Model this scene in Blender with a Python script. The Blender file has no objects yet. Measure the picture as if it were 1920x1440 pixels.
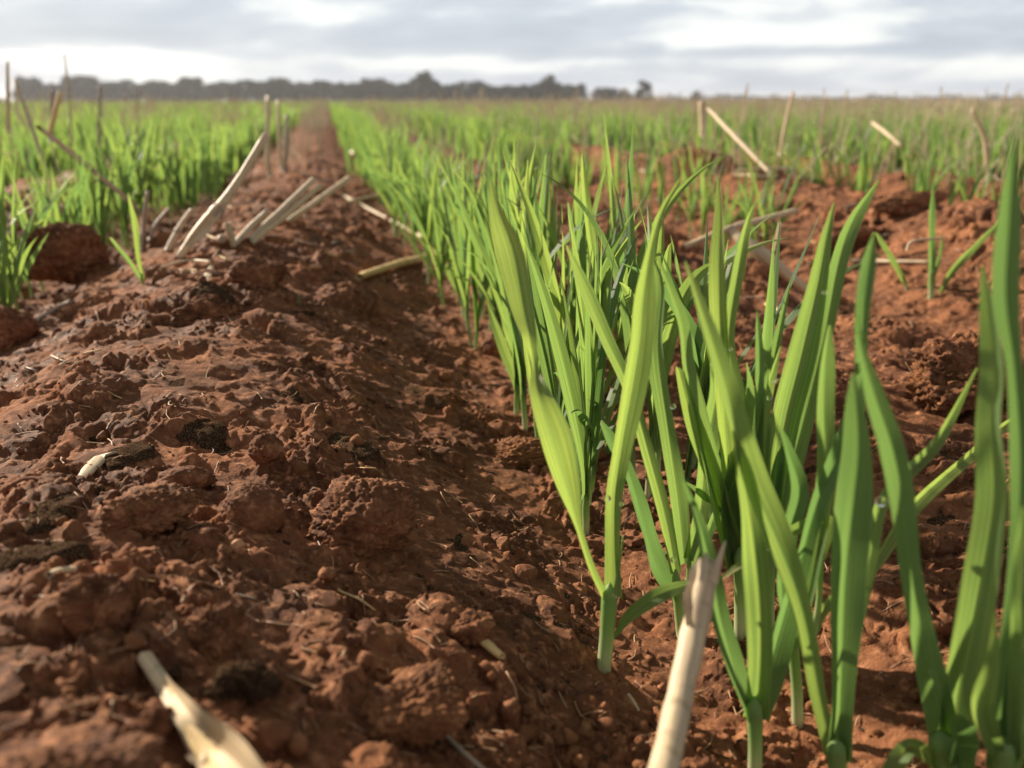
import bpy, math, random
import numpy as np
from mathutils import Vector

R = math.radians
scene = bpy.context.scene
COL = scene.collection
random.seed(5)
rng = np.random.default_rng(11)

# ------------------------------------------------------------------ camera
PSI, PITCH, F = R(11.9), R(18.9), 1550.0
EYE = 0.19
cam_data = bpy.data.cameras.new('camera')
cam = bpy.data.objects.new('camera', cam_data); COL.objects.link(cam)
cam.location = (0, 0, EYE)
cam.rotation_euler = (R(90) - PITCH, 0, -PSI)
cam_data.sensor_width = 36.0
cam_data.lens = 36.0 * F / 1920.0
cam_data.clip_start = 0.004
cam_data.clip_end = 12000
cam_data.dof.use_dof = True
cam_data.dof.focus_distance = 0.35
cam_data.dof.aperture_fstop = 9.8
scene.camera = cam

# ------------------------------------------------------------------ light
SUN_EL, SUN_AZ = R(24), R(-40)          # azimuth from +Y, clockwise positive
sd = bpy.data.lights.new('sun', 'SUN'); sd.energy = 5.0; sd.angle = R(1.0); sd.color = (1.0, 0.87, 0.70)
sun = bpy.data.objects.new('sun', sd); COL.objects.link(sun)
to_sun = Vector((math.sin(SUN_AZ) * math.cos(SUN_EL), math.cos(SUN_AZ) * math.cos(SUN_EL), math.sin(SUN_EL)))
sun.rotation_euler = (-to_sun).to_track_quat('-Z', 'Y').to_euler()

world = bpy.data.worlds.new('World'); scene.world = world; world.use_nodes = True


class NT:
    """small helper round a node tree"""
    def __init__(s, tree):
        s.t = tree; s.n = tree.nodes; s.l = tree.links

    def node(s, typ, **kw):
        n = s.n.new(typ)
        for k, v in kw.items():
            setattr(n, k, v)
        return n

    def put(s, sock, v):
        if isinstance(v, bpy.types.NodeSocket):
            s.l.new(v, sock)
        elif isinstance(v, (tuple, list)) and len(v) == 3 and sock.type == 'RGBA':
            sock.default_value = (*v, 1)
        else:
            sock.default_value = v

    def math(s, op, a, b=0.0, c=None, clamp=False):
        n = s.node('ShaderNodeMath', operation=op, use_clamp=clamp)
        s.put(n.inputs[0], a); s.put(n.inputs[1], b)
        if c is not None: s.put(n.inputs[2], c)
        return n.outputs[0]

    def mix(s, f, a, b, blend='MIX'):
        n = s.node('ShaderNodeMix', data_type='RGBA', blend_type=blend)
        s.put(n.inputs[0], f); s.put(n.inputs[6], a); s.put(n.inputs[7], b)
        return n.outputs[2]

    def noise(s, vec, scale, detail=4, rough=0.55, dist=0.0):
        n = s.node('ShaderNodeTexNoise')
        if vec is not None: s.l.new(vec, n.inputs['Vector'])
        n.inputs['Scale'].default_value = scale; n.inputs['Detail'].default_value = detail
        n.inputs['Roughness'].default_value = rough; n.inputs['Distortion'].default_value = dist
        return n.outputs['Fac']

    def smooth(s, v, a, b, lo=0.0, hi=1.0):
        n = s.node('ShaderNodeMapRange', interpolation_type='SMOOTHSTEP')
        s.put(n.inputs[0], v); n.inputs[1].default_value = a; n.inputs[2].default_value = b
        n.inputs[3].default_value = lo; n.inputs[4].default_value = hi
        return n.outputs[0]

    def combine(s, x, y, z):
        n = s.node('ShaderNodeCombineXYZ')
        s.put(n.inputs[0], x); s.put(n.inputs[1], y); s.put(n.inputs[2], z)
        return n.outputs[0]


def build_sky():
    w = NT(world.node_tree); w.n.clear()
    out = w.node('ShaderNodeOutputWorld'); bg = w.node('ShaderNodeBackground')
    bg.inputs['Strength'].default_value = 0.1
    sky = w.node('ShaderNodeTexSky', sky_type='NISHITA', sun_disc=False)
    sky.sun_elevation = SUN_EL; sky.sun_rotation = SUN_AZ % (2 * math.pi)
    tc = w.node('ShaderNodeTexCoord')
    rot = w.node('ShaderNodeVectorRotate', rotation_type='Z_AXIS')
    w.l.new(tc.outputs['Generated'], rot.inputs['Vector']); rot.inputs['Angle'].default_value = PSI
    sep = w.node('ShaderNodeSeparateXYZ'); w.l.new(rot.outputs[0], sep.inputs[0])
    x, y, z = sep.outputs
    az = w.math('ARCTAN2', x, y)                     # 0 straight ahead along the lens heading
    vec = w.combine(w.math('MULTIPLY', az, 3.2), w.math('MULTIPLY', z, 17.0), 3.1)
    warp = w.noise(vec, 1.1, 3, 0.5)
    vec2 = w.combine(w.math('ADD', w.math('MULTIPLY', az, 6.5), warp), w.math('ADD', w.math('MULTIPLY', z, 27.0), w.math('MULTIPLY', warp, 0.7)), 7.7)
    n = w.math('ADD', w.math('MULTIPLY', w.noise(vec2, 0.85, 5, 0.52, 0.15), 1.25), -0.13)
    # broad bright openings and grey banks of this cloud deck, each a soft patch of sky
    def patch(a0, z0, sa, sz):
        da = w.math('DIVIDE', w.math('SUBTRACT', az, a0), sa)
        dz = w.math('DIVIDE', w.math('SUBTRACT', z, z0), sz)
        r2 = w.math('ADD', w.math('MULTIPLY', da, da), w.math('MULTIPLY', dz, dz))
        return w.math('POWER', 2.718, w.math('MULTIPLY', r2, -1.0))
    v = n
    for (a0, z0, sa, sz, amp) in [(-0.42, 0.040, 0.13, 0.017, 0.26), (-0.17, 0.046, 0.16, 0.011, 0.16), (0.42, 0.082, 0.17, 0.028, 0.16),
                                  (0.03, 0.036, 0.10, 0.012, 0.20), (-0.60, 0.085, 0.25, 0.03, -0.08), (0.06, 0.066, 0.24, 0.015, -0.15),
                                  (0.30, 0.051, 0.28, 0.006, -0.20), (-0.5, 0.022, 0.10, 0.008, -0.16), (0.55, 0.036, 0.2, 0.007, 0.12), (-0.45, 0.107, 0.25, 0.02, 0.10)]:
        v = w.math('ADD', v, w.math('MULTIPLY', patch(a0, z0, sa, sz), amp))
    t = w.smooth(v, 0.25, 0.90)
    ramp = w.node('ShaderNodeValToRGB'); w.l.new(t, ramp.inputs[0])
    e = ramp.color_ramp.elements
    e[0].position = 0.0; e[0].color = (2.75, 3.05, 3.5, 1)
    e[1].position = 1.0; e[1].color = (5.5, 5.6, 5.4, 1)
    m = e.new(0.42); m.color = (3.4, 3.68, 4.05, 1)
    m = e.new(0.75); m.color = (5.0, 5.15, 5.1, 1)
    low = w.smooth(z, 0.0, 0.035, 0.55, 0.0)         # bluer, thicker air low down
    cl = w.mix(low, ramp.outputs[0], (2.9, 3.45, 4.1))
    # unseen sky overhead, made dimmer to hold the ambient light down
    up = w.smooth(z, 0.14, 0.6)
    cl = w.mix(up, cl, (1.55, 1.55, 1.5))
    col = w.mix(0.95, sky.outputs[0], cl)
    w.l.new(col, bg.inputs['Color']); w.l.new(bg.outputs[0], out.inputs[0])


build_sky()
vs = scene.view_settings
vs.view_transform = 'Standard'; vs.look = 'None'; vs.exposure = 0.95; vs.gamma = 1.0; vs.use_curve_mapping = False
scene.cycles.use_denoising = True
scene.cycles.max_bounces = 8
scene.cycles.transmission_bounces = 6
scene.cycles.volume_bounces = 1
scene.cycles.sample_clamp_indirect = 4.0

# ------------------------------------------------------------------ projection helpers
fw = np.array([math.sin(PSI) * math.cos(PITCH), math.cos(PSI) * math.cos(PITCH), -math.sin(PITCH)])
rt = np.array([math.cos(PSI), -math.sin(PSI), 0.0])
upv = np.cross(rt, fw)
hf = np.array([math.sin(PSI), math.cos(PSI), 0.0])
CAM = np.array([0, 0, EYE])


def ray(px, py):
    return fw + rt * (px - 960) / F + upv * (720 - py) / F


def at(px, py, D):
    """the point on that line of sight at horizontal forward distance D"""
    r_ = ray(px, py)
    return CAM + r_ * (D / r_.dot(hf))


def size(px, P):
    """real size of something px wide at the point P"""
    return px * float((np.asarray(P) - CAM).dot(fw)) / F


# ------------------------------------------------------------------ noise
_perm = rng.permutation(256)
_perm = np.concatenate([_perm, _perm])
_ga = rng.random(256) * 2 * np.pi
_gx, _gy = np.cos(_ga), np.sin(_ga)


def pn(x, y, seed=0):
    x = np.asarray(x, float) + seed * 17.31; y = np.asarray(y, float) - seed * 9.77
    xi = np.floor(x).astype(np.int64); yi = np.floor(y).astype(np.int64)
    xf = x - xi; yf = y - yi
    u = xf * xf * xf * (xf * (xf * 6 - 15) + 10); v = yf * yf * yf * (yf * (yf * 6 - 15) + 10)
    xi &= 255; yi &= 255; x1 = (xi + 1) & 255; y1 = (yi + 1) & 255

    def g(a, b, dx, dy):
        h = _perm[_perm[a] + b]
        return _gx[h] * dx + _gy[h] * dy
    n0 = g(xi, yi, xf, yf) * (1 - u) + g(x1, yi, xf - 1, yf) * u
    n1 = g(xi, y1, xf, yf - 1) * (1 - u) + g(x1, y1, xf - 1, yf - 1) * u
    return (n0 * (1 - v) + n1 * v) * 1.5


def sstep(a, b, x):
    t = np.clip((x - a) / (b - a), 0, 1)
    return t * t * (3 - 2 * t)


ROW0, PITCH_R = 0.115, 0.40


def base_height(x, y):
    """the drilled field: furrows with a crop row each and ridges of thrown soil between"""
    x = np.asarray(x, float); y = np.asarray(y, float)
    t = (x - ROW0) / PITCH_R
    wob = 0.02 * pn(y / 0.9, t * 0.0 + 3.3, 1)
    s = 0.5 - 0.5 * np.cos(2 * np.pi * (t + wob))
    k = np.floor(t)
    amp = np.where(k == -1, 0.066, np.where(k == 0, 0.042, np.where(k == 1, 0.070, 0.055)))
    amp = np.where(k == -1, amp - 0.022 * sstep(0.7, 1.6, y), amp)
    h = amp * s ** np.where((k == -1) & (t - k < 0.5), 0.5, 0.8)
    h = h + 0.012 * pn(x / 0.16, y / 0.16, 2) * s + 0.004 * pn(x / 0.07, y / 0.07, 3)
    far = sstep(2, 60, np.hypot(x, y))
    return h * (1 - far) + 0.0


def pick(px, py):
    r_ = ray(px, py)
    ts = 0.06 * 1.006 ** np.arange(1100)
    P = CAM[None] + r_[None] * ts[:, None]
    g = base_height(P[:, 0], P[:, 1])
    i = int(np.argmax(P[:, 2] < g))
    if P[i, 2] >= g[i]:
        i = len(ts) - 1
    a, b = P[max(i - 1, 0)], P[i]
    for _ in range(12):
        m = (a + b) / 2
        if m[2] < float(base_height(m[0], m[1])): b = m
        else: a = m
    return b


# ------------------------------------------------------------------ materials
def new_mat(name):
    m = bpy.data.materials.new(name); m.use_nodes = True
    w = NT(m.node_tree)
    b = w.n['Principled BSDF']; out = w.n['Material Output']
    return m, w, b, out


def soil_material(name, tone_attr=True):
    m, w, b, out = new_mat(name)
    tc = w.node('ShaderNodeTexCoord'); v = tc.outputs['Object']
    n1 = w.noise(v, 24, 6, 0.6)
    n2 = w.noise(v, 210, 5, 0.65)
    n3 = w.noise(v, 1300, 3, 0.6)
    c = w.mix(w.smooth(n1, 0.36, 0.66), (0.125, 0.050, 0.024), (0.275, 0.114, 0.054))
    c = w.mix(w.smooth(n2, 0.50, 0.72), c, (0.50, 0.235, 0.118))
    c = w.mix(w.smooth(n2, 0.44, 0.28), c, (0.075, 0.032, 0.019))
    c = w.mix(w.math('MULTIPLY', w.smooth(n3, 0.60, 0.75), 0.45), c, (0.42, 0.24, 0.15))
    a = w.node('ShaderNodeAttribute', attribute_name='tone')
    org = w.smooth(a.outputs['Fac'], -0.35, -0.8)
    oc = w.mix(w.smooth(n3, 0.45, 0.62), (0.042, 0.024, 0.014), (0.13, 0.08, 0.045))
    c = w.mix(org, c, oc)
    c = w.mix(w.smooth(a.outputs['Fac'], 0.2, 1.0, 0, 0.55), c, (0.34, 0.155, 0.064))
    w.l.new(c, b.inputs['Base Color'])
    w.l.new(w.math('ADD', w.smooth(n1, 0.35, 0.65, 0.68, 0.92), w.math('MULTIPLY', org, 0.25)), b.inputs['Roughness'])
    w.l.new(w.math('SUBTRACT', 0.13, w.math('MULTIPLY', org, 0.12)), b.inputs['Specular IOR Level'])
    bm = w.node('ShaderNodeBump'); bm.inputs['Strength'].default_value = 0.9; bm.inputs['Distance'].default_value = 0.0016
    hgt = w.math('ADD', w.math('MULTIPLY', w.noise(v, 420, 6, 0.7), 1.0), w.math('MULTIPLY', w.noise(v, 1800, 4, 0.6), 0.4))
    w.l.new(hgt, bm.inputs['Height']); w.l.new(bm.outputs[0], b.inputs['Normal'])
    return m


def leaf_material(name, attr):
    m, w, b, out = new_mat(name)
    uv = w.node('ShaderNodeUVMap', uv_map='uv').outputs[0]
    sep = w.node('ShaderNodeSeparateXYZ'); w.l.new(uv, sep.inputs[0])
    u, vv = sep.outputs[0], sep.outputs[1]
    if attr:
        a = w.node('ShaderNodeAttribute', attribute_name='tone'); rnd = a.outputs['Fac']
    else:
        rnd = w.node('ShaderNodeObjectInfo').outputs['Random']
    stripes = w.noise(w.combine(w.math('MULTIPLY', u, 34.0), w.math('MULTIPLY', vv, 1.2), w.math('MULTIPLY', rnd, 31.0)), 1.0, 2, 0.5)
    patches = w.noise(w.combine(w.math('MULTIPLY', u, 1.6), w.math('MULTIPLY', vv, 5.0), w.math('MULTIPLY', rnd, 50.0)), 1.0, 4, 0.6)
    dark = w.mix(rnd, (0.050, 0.106, 0.054), (0.110, 0.180, 0.074))
    lite = w.mix(rnd, (0.115, 0.195, 0.095), (0.175, 0.260, 0.105))
    c = w.mix(w.smooth(patches, 0.3, 0.7), dark, lite)
    c = w.mix(w.smooth(stripes, 0.35, 0.7, 0.0, 0.42), c, (0.17, 0.28, 0.08))
    edge = w.smooth(w.math('ABSOLUTE', w.math('SUBTRACT', u, 0.5)), 0.455, 0.5)
    c = w.mix(w.math('MULTIPLY', edge, 0.6), c, (0.38, 0.44, 0.20))
    rib = w.smooth(w.math('ABSOLUTE', w.math('SUBTRACT', u, 0.5)), 0.05, 0.0)
    c = w.mix(w.math('MULTIPLY', rib, 0.35), c, (0.20, 0.34, 0.13))
    specks = w.noise(w.combine(w.math('MULTIPLY', u, 9.0), w.math('MULTIPLY', vv, 60.0), w.math('MULTIPLY', rnd, 90.0)), 1.0, 2, 0.6)
    c = w.mix(w.smooth(specks, 0.70, 0.76, 0, 0.65), c, (0.26, 0.15, 0.07))
    tip = w.smooth(w.math('ADD', vv, w.math('MULTIPLY', w.smooth(rnd, 0.45, 1.0), 0.13)), 0.94, 1.02)
    c = w.mix(w.math('MULTIPLY', tip, 0.6), c, (0.42, 0.36, 0.14))
    w.l.new(c, b.inputs['Base Color'])
    b.inputs['Roughness'].default_value = 0.48
    b.inputs['Specular IOR Level'].default_value = 0.45
    bm = w.node('ShaderNodeBump'); bm.inputs['Strength'].default_value = 0.35; bm.inputs['Distance'].default_value = 0.0004
    w.l.new(stripes, bm.inputs['Height']); w.l.new(bm.outputs[0], b.inputs['Normal'])
    tr = w.node('ShaderNodeBsdfTranslucent')
    tcol = w.mix(w.smooth(stripes, 0.42, 0.58, 0.0, 0.8), w.mix(rnd, (0.19, 0.35, 0.085), (0.48, 0.61, 0.105)), (0.14, 0.26, 0.06))
    w.l.new(tcol, tr.inputs[0]); w.l.new(bm.outputs[0], tr.inputs['Normal'])
    mx = w.node('ShaderNodeMixShader'); mx.inputs[0].default_value = 0.56
    w.l.new(b.outputs[0], mx.inputs[1]); w.l.new(tr.outputs[0], mx.inputs[2])
    w.l.new(mx.outputs[0], out.inputs[0])
    return m


def stem_material():
    m, w, b, out = new_mat('seedling_stem')
    uv = w.node('ShaderNodeUVMap', uv_map='uv').outputs[0]
    sep = w.node('ShaderNodeSeparateXYZ'); w.l.new(uv, sep.inputs[0])
    st = w.noise(w.combine(w.math('MULTIPLY', sep.outputs[0], 14.0), w.math('MULTIPLY', sep.outputs[1], 1.5), 0.0), 1.0, 3)
    c = w.mix(w.smooth(sep.outputs[1], 0.0, 0.75), (0.62, 0.62, 0.42), (0.26, 0.42, 0.12))
    c = w.mix(w.smooth(st, 0.4, 0.7, 0, 0.45), c, (0.30, 0.40, 0.16))
    c = w.mix(w.smooth(sep.outputs[1], 0.14, 0.0, 0, 0.6), c, (0.22, 0.12, 0.07))
    w.l.new(c, b.inputs['Base Color']); b.inputs['Roughness'].default_value = 0.5
    tr = w.node('ShaderNodeBsdfTranslucent'); w.l.new(c, tr.inputs[0])
    mx = w.node('ShaderNodeMixShader'); mx.inputs[0].default_value = 0.4
    w.l.new(b.outputs[0], mx.inputs[1]); w.l.new(tr.outputs[0], mx.inputs[2]); w.l.new(mx.outputs[0], out.inputs[0])
    return m


def straw_material(name, c0, c1, dirt, tone=False):
    m, w, b, out = new_mat(name)
    uv = w.node('ShaderNodeUVMap', uv_map='uv').outputs[0]
    sep = w.node('ShaderNodeSeparateXYZ'); w.l.new(uv, sep.inputs[0])
    if tone:
        rnd = w.node('ShaderNodeAttribute', attribute_name='tone').outputs['Fac']
    else:
        rnd = w.node('ShaderNodeObjectInfo').outputs['Random']
    st = w.noise(w.combine(w.math('MULTIPLY', sep.outputs[0], 16.0), w.math('MULTIPLY', sep.outputs[1], 1.1), w.math('MULTIPLY', rnd, 40.0)), 1.0, 3, 0.6)
    bl = w.noise(w.combine(w.math('MULTIPLY', sep.outputs[0], 2.0), w.math('MULTIPLY', sep.outputs[1], 4.0), w.math('MULTIPLY', rnd, 77.0)), 1.0, 5, 0.65)
    c = w.mix(rnd, c0, c1)
    c = w.mix(w.smooth(st, 0.35, 0.7, 0, 0.7), c, tuple(min(1, k * 1.45) for k in c0))
    c = w.mix(w.smooth(bl, 0.52, 0.75, 0, dirt), c, (0.17, 0.10, 0.06))
    w.l.new(c, b.inputs['Base Color']); b.inputs['Roughness'].default_value = 0.55
    b.inputs['Specular IOR Level'].default_value = 0.35
    bm = w.node('ShaderNodeBump'); bm.inputs['Strength'].default_value = 0.4; bm.inputs['Distance'].default_value = 0.0004
    w.l.new(st, bm.inputs['Height']); w.l.new(bm.outputs[0], b.inputs['Normal'])
    return m


def plain_material(name, c0, c1, scale, rough=0.9):
    m, w, b, out = new_mat(name)
    tc = w.node('ShaderNodeTexCoord')
    n = w.noise(tc.outputs['Object'], scale, 5, 0.6)
    w.l.new(w.mix(w.smooth(n, 0.35, 0.65), c0, c1), b.inputs['Base Color'])
    b.inputs['Roughness'].default_value = rough
    b.inputs['Specular IOR Level'].default_value = 0.2
    return m


M_SOIL = soil_material('red_soil')
M_LEAF = leaf_material('wheat_leaf', False)
M_LEAF_A = leaf_material('wheat_leaf_field', True)
M_STEM = stem_material()
M_STRAW = straw_material('dry_straw', (0.52, 0.40, 0.24), (0.44, 0.36, 0.26), 0.55)
M_STRAW_G = straw_material('weathered_straw', (0.34, 0.26, 0.19), (0.25, 0.20, 0.15), 0.7)
M_STICK = straw_material('brown_straw', (0.15, 0.09, 0.055), (0.13, 0.08, 0.05), 0.5)
M_STICK.node_tree.nodes['Principled BSDF'].inputs['Specular IOR Level'].default_value = 0.05
M_STICK.node_tree.nodes['Principled BSDF'].inputs['Roughness'].default_value = 0.95
M_STRAW_Y = straw_material('yellow_straw', (0.62, 0.44, 0.19), (0.56, 0.40, 0.20), 0.3)
M_STRAW_A = straw_material('field_stubble', (0.74, 0.63, 0.47), (0.60, 0.50, 0.36), 0.2, True)
M_CROWN = plain_material('eucalypt_crown', (0.016, 0.028, 0.018), (0.034, 0.048, 0.030), 3.0)
M_TRUNK = plain_material('bark', (0.12, 0.09, 0.07), (0.22, 0.18, 0.14), 2.0)
M_SEED = plain_material('seed_husk', (0.55, 0.30, 0.15), (0.40, 0.18, 0.09), 300, 0.6)
M_DEW, w_, b_, o_ = new_mat('dew_water')
b_.inputs['Base Color'].default_value = (1, 1, 1, 1); b_.inputs['Roughness'].default_value = 0.02
b_.inputs['Transmission Weight'].default_value = 1.0; b_.inputs['IOR'].default_value = 1.33


# ------------------------------------------------------------------ object helpers
def make_mesh(name, V, faces, mat, uv=None, tone=None, smooth=True):
    """V (n,3); faces: list of tuples or an (m,4)/(m,3) array; uv per vertex"""
    me = bpy.data.meshes.new(name)
    V = np.asarray(V, dtype=np.float32)
    if isinstance(faces, np.ndarray):
        m, k = faces.shape
        me.vertices.add(len(V)); me.vertices.foreach_set('co', V.ravel())
        me.loops.add(m * k); me.loops.foreach_set('vertex_index', faces.astype(np.int32).ravel())
        me.polygons.add(m); me.polygons.foreach_set('loop_start', (np.arange(m) * k).astype(np.int32))
        me.update(calc_edges=True)
    else:
        me.from_pydata([tuple(map(float, v)) for v in V], [], faces)
        me.update()
    if uv is not None:
        lay = me.uv_layers.new(name='uv')
        idx = np.empty(len(me.loops), dtype=np.int32); me.loops.foreach_get('vertex_index', idx)
        lay.data.foreach_set('uv', np.asarray(uv, dtype=np.float32)[idx].ravel())
    if tone is not None:
        a = me.attributes.new('tone', 'FLOAT', 'POINT'); a.data.foreach_set('value', np.asarray(tone, dtype=np.float32))
    if smooth:
        me.polygons.foreach_set('use_smooth', np.ones(len(me.polygons), dtype=bool))
    me.materials.append(mat)
    return me


def link(name, data, parent=None, loc=None):
    o = bpy.data.objects.new(name, data); COL.objects.link(o)
    if parent is not None: o.parent = parent
    if loc is not None: o.location = loc
    return o


def tag(o, label=None, cat=None, group=None, kind=None):
    for k, v in (('label', label), ('category', cat), ('group', group), ('kind', kind)):
        if v: o[k] = v
    return o


def catmull(P, n):
    """resample control points (k,d) to n points along a centripetal-ish Catmull-Rom curve"""
    P = np.asarray(P, float)
    if len(P) == 2:
        t = np.linspace(0, 1, n)[:, None]
        return P[0] * (1 - t) + P[1] * t
    Q = np.vstack([2 * P[0] - P[1], P, 2 * P[-1] - P[-2]])
    seg = np.linalg.norm(np.diff(P[:, :3], axis=0), axis=1); cum = np.concatenate([[0], np.cumsum(seg)])
    s = np.linspace(0, cum[-1], n)
    i = np.clip(np.searchsorted(cum, s, side='right') - 1, 0, len(seg) - 1)
    t = ((s - cum[i]) / np.maximum(seg[i], 1e-9))[:, None]
    a, b, c, d = Q[i], Q[i + 1], Q[i + 2], Q[i + 3]
    return 0.5 * (2 * b + (c - a) * t + (2 * a - 5 * b + 4 * c - d) * t * t + (3 * b - a - 3 * c + d) * t ** 3)


def unit(v):
    return v / np.maximum(np.linalg.norm(v, axis=-1, keepdims=True), 1e-12)


def blade(P, W, S, fold=0.22, cols=7, v0=0.0, v1=1.0, wave=0.0, seed=0):
    """a grass blade: centreline P (n,3), widths W (n), side vectors S (n,3)"""
    n = len(P)
    T = unit(np.gradient(P, axis=0)); S = unit(S - T * (S * T).sum(1, keepdims=True)); N = np.cross(T, S)
    u = np.array([-.5, -.34, -.18, -.035, 0, .035, .18, .34, .5] if cols == 7 else [-.5, -.25, -.05, 0, .05, .25, .5]); cols = len(u)
    ph = seed * 1.7
    V = P[:, None] + S[:, None] * (W[:, None] * u)[..., None] + N[:, None] * (W[:, None] * (fold * (1 - (2 * np.abs(u)) ** 1.12)[None] * 2 * 0.5))[..., None]
    if wave:
        s = np.linspace(0, 1, n)
        V = V + N[:, None] * (W[:, None] * wave * np.sin(s * 17 + ph)[:, None] * (2 * u)[None] ** 2 * np.sign(u)[None])[..., None]
    uv = np.stack(np.broadcast_arrays((u + 0.5)[None], np.linspace(v0, v1, n)[:, None]), -1)
    i = np.arange(n - 1)[:, None] * cols + np.arange(cols - 1)[None]
    Fc = np.stack([i, i + 1, i + cols + 1, i + cols], -1).reshape(-1, 4)
    return V.reshape(-1, 3), Fc, uv.reshape(-1, 2)


def tube(P, Rr, sides=10, hollow=True, flat=1.0, ragged=0.0, seed=0, v_scale=1.0):
    """a straw: outer wall, and when hollow a short inner wall with a rim at both ends"""
    r = random.Random(seed)
    P = np.asarray(P, float); n = len(P); Rr = np.broadcast_to(np.asarray(Rr, float), (n,))
    T = unit(np.gradient(P, axis=0))
    ref = np.array([0.3, 0.2, 1.0]) if abs(T[0, 2]) < 0.8 else np.array([1.0, 0.1, 0.2])
    A = unit(np.cross(T, ref)); B = np.cross(T, A)
    ang = np.linspace(0, 2 * np.pi, sides, endpoint=False)
    dirs = A[:, None] * np.cos(ang)[None, :, None] + B[:, None] * np.sin(ang)[None, :, None] * flat
    V = P[:, None] + dirs * Rr[:, None, None]
    if ragged:
        jag = np.array([r.uniform(-1, 1) for _ in range(sides)])
        V[-1] += T[-1] * (jag * ragged * Rr[-1])[:, None]
        V[0] -= T[0] * (np.roll(jag, 3) * ragged * Rr[0] * 0.6)[:, None]
    L = np.concatenate([[0], np.cumsum(np.linalg.norm(np.diff(P, axis=0), axis=1))]) * v_scale
    faces = []
    for i in range(n - 1):
        for j in range(sides):
            k = (j + 1) % sides
            faces.append((i * sides + j, i * sides + k, (i + 1) * sides + k, (i + 1) * sides + j))
    Vl = [V.reshape(-1, 3)]
    uv = [np.stack(np.broadcast_arrays((ang / (2 * np.pi))[None], (L / 0.02)[:, None]), -1).reshape(-1, 2)]
    off = n * sides
    for end, inw in ((0, 1), (n - 1, -1)):
        if hollow:
            ring = P[end] + (V[end] - P[end]) * 0.78
            deep = P[end] + (dirs[end] * Rr[end]) * 0.7 + T[end] * inw * Rr[end] * 2.6
            cen = P[end] + T[end] * inw * Rr[end] * 2.7
            Vl += [ring, deep, cen[None]]; uv += [np.tile([[0.5, 0.3]], (2 * sides + 1, 1))]
            for j in range(sides):
                k = (j + 1) % sides
                a, b = end * sides + j, end * sides + k
                c, d = off + j, off + k
                e, f = off + sides + j, off + sides + k
                faces += [(a, b, d, c), (c, d, f, e), (e, f, off + 2 * sides)]
            off += 2 * sides + 1
        else:
            faces.append(tuple(end * sides + j for j in range(sides)))
    return np.concatenate(Vl), faces, np.concatenate(uv)


class Bag:
    def __init__(s): s.V = []; s.F = []; s.U = []; s.T = []; s.n = 0

    def add(s, V, F_, U, tone=0.5):
        s.V.append(V); s.F += [tuple(int(q) + s.n for q in f) for f in F_]; s.U.append(U); s.T.append(np.full(len(V), tone)); s.n += len(V)

    def mesh(s, name, mat, origin=(0, 0, 0)):
        return make_mesh(name, np.concatenate(s.V) - np.asarray(origin)[None], s.F, mat, np.concatenate(s.U), np.concatenate(s.T))


# ------------------------------------------------------------------ ground
CLODS = [  # px, py, radius px, height factor, sink, tone : lumps that belong to the ground itself
    (345, 900, 44, 0.5, 0.1, 0.2), (500, 860, 30, 0.7, 0.0, 0.2), (645, 570, 62, 0.6, 0.1, 0.1), (170, 720, 60, 0.5, 0.1, 0.2),
    (600, 1180, 80, 0.35, 0.2, 0.4), (820, 1200, 50, 0.5, 0.1, 0.3), (820, 1150, 60, 0.4, 0.1, 0.3), (1110, 1300, 60, 0.45, 0.1, 0.2),
    (560, 1110, 70, 0.3, 0.2, 0.3), (1420, 520, 60, 0.6, 0.1, 0.3), (1760, 350, 70, 0.3, 0.1, 0.0), (1850, 400, 60, 0.5, 0.1, 0.1),
    (1300, 310, 60, 0.6, 0.1, 0.0), (1240, 260, 40, 0.6, 0.1, 0.1), (60, 690, 30, 0.8, 0.1, 0.3), (350, 560, 70, 0.4, 0.1, 0.1),
    (380, 800, 44, 0.45, 0.1, -0.9), (245, 845, 48, 0.3, 0.1, -0.9), (395, 570, 40, 0.5, 0.1, -0.9), (60, 1030, 70, 0.4, 0.1, -0.9),
    (110, 950, 60, 0.35, 0.1, -0.8), (660, 830, 56, 0.35, 0.1, -0.8), (800, 740, 60, 0.4, 0.1, -0.6),
]


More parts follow.
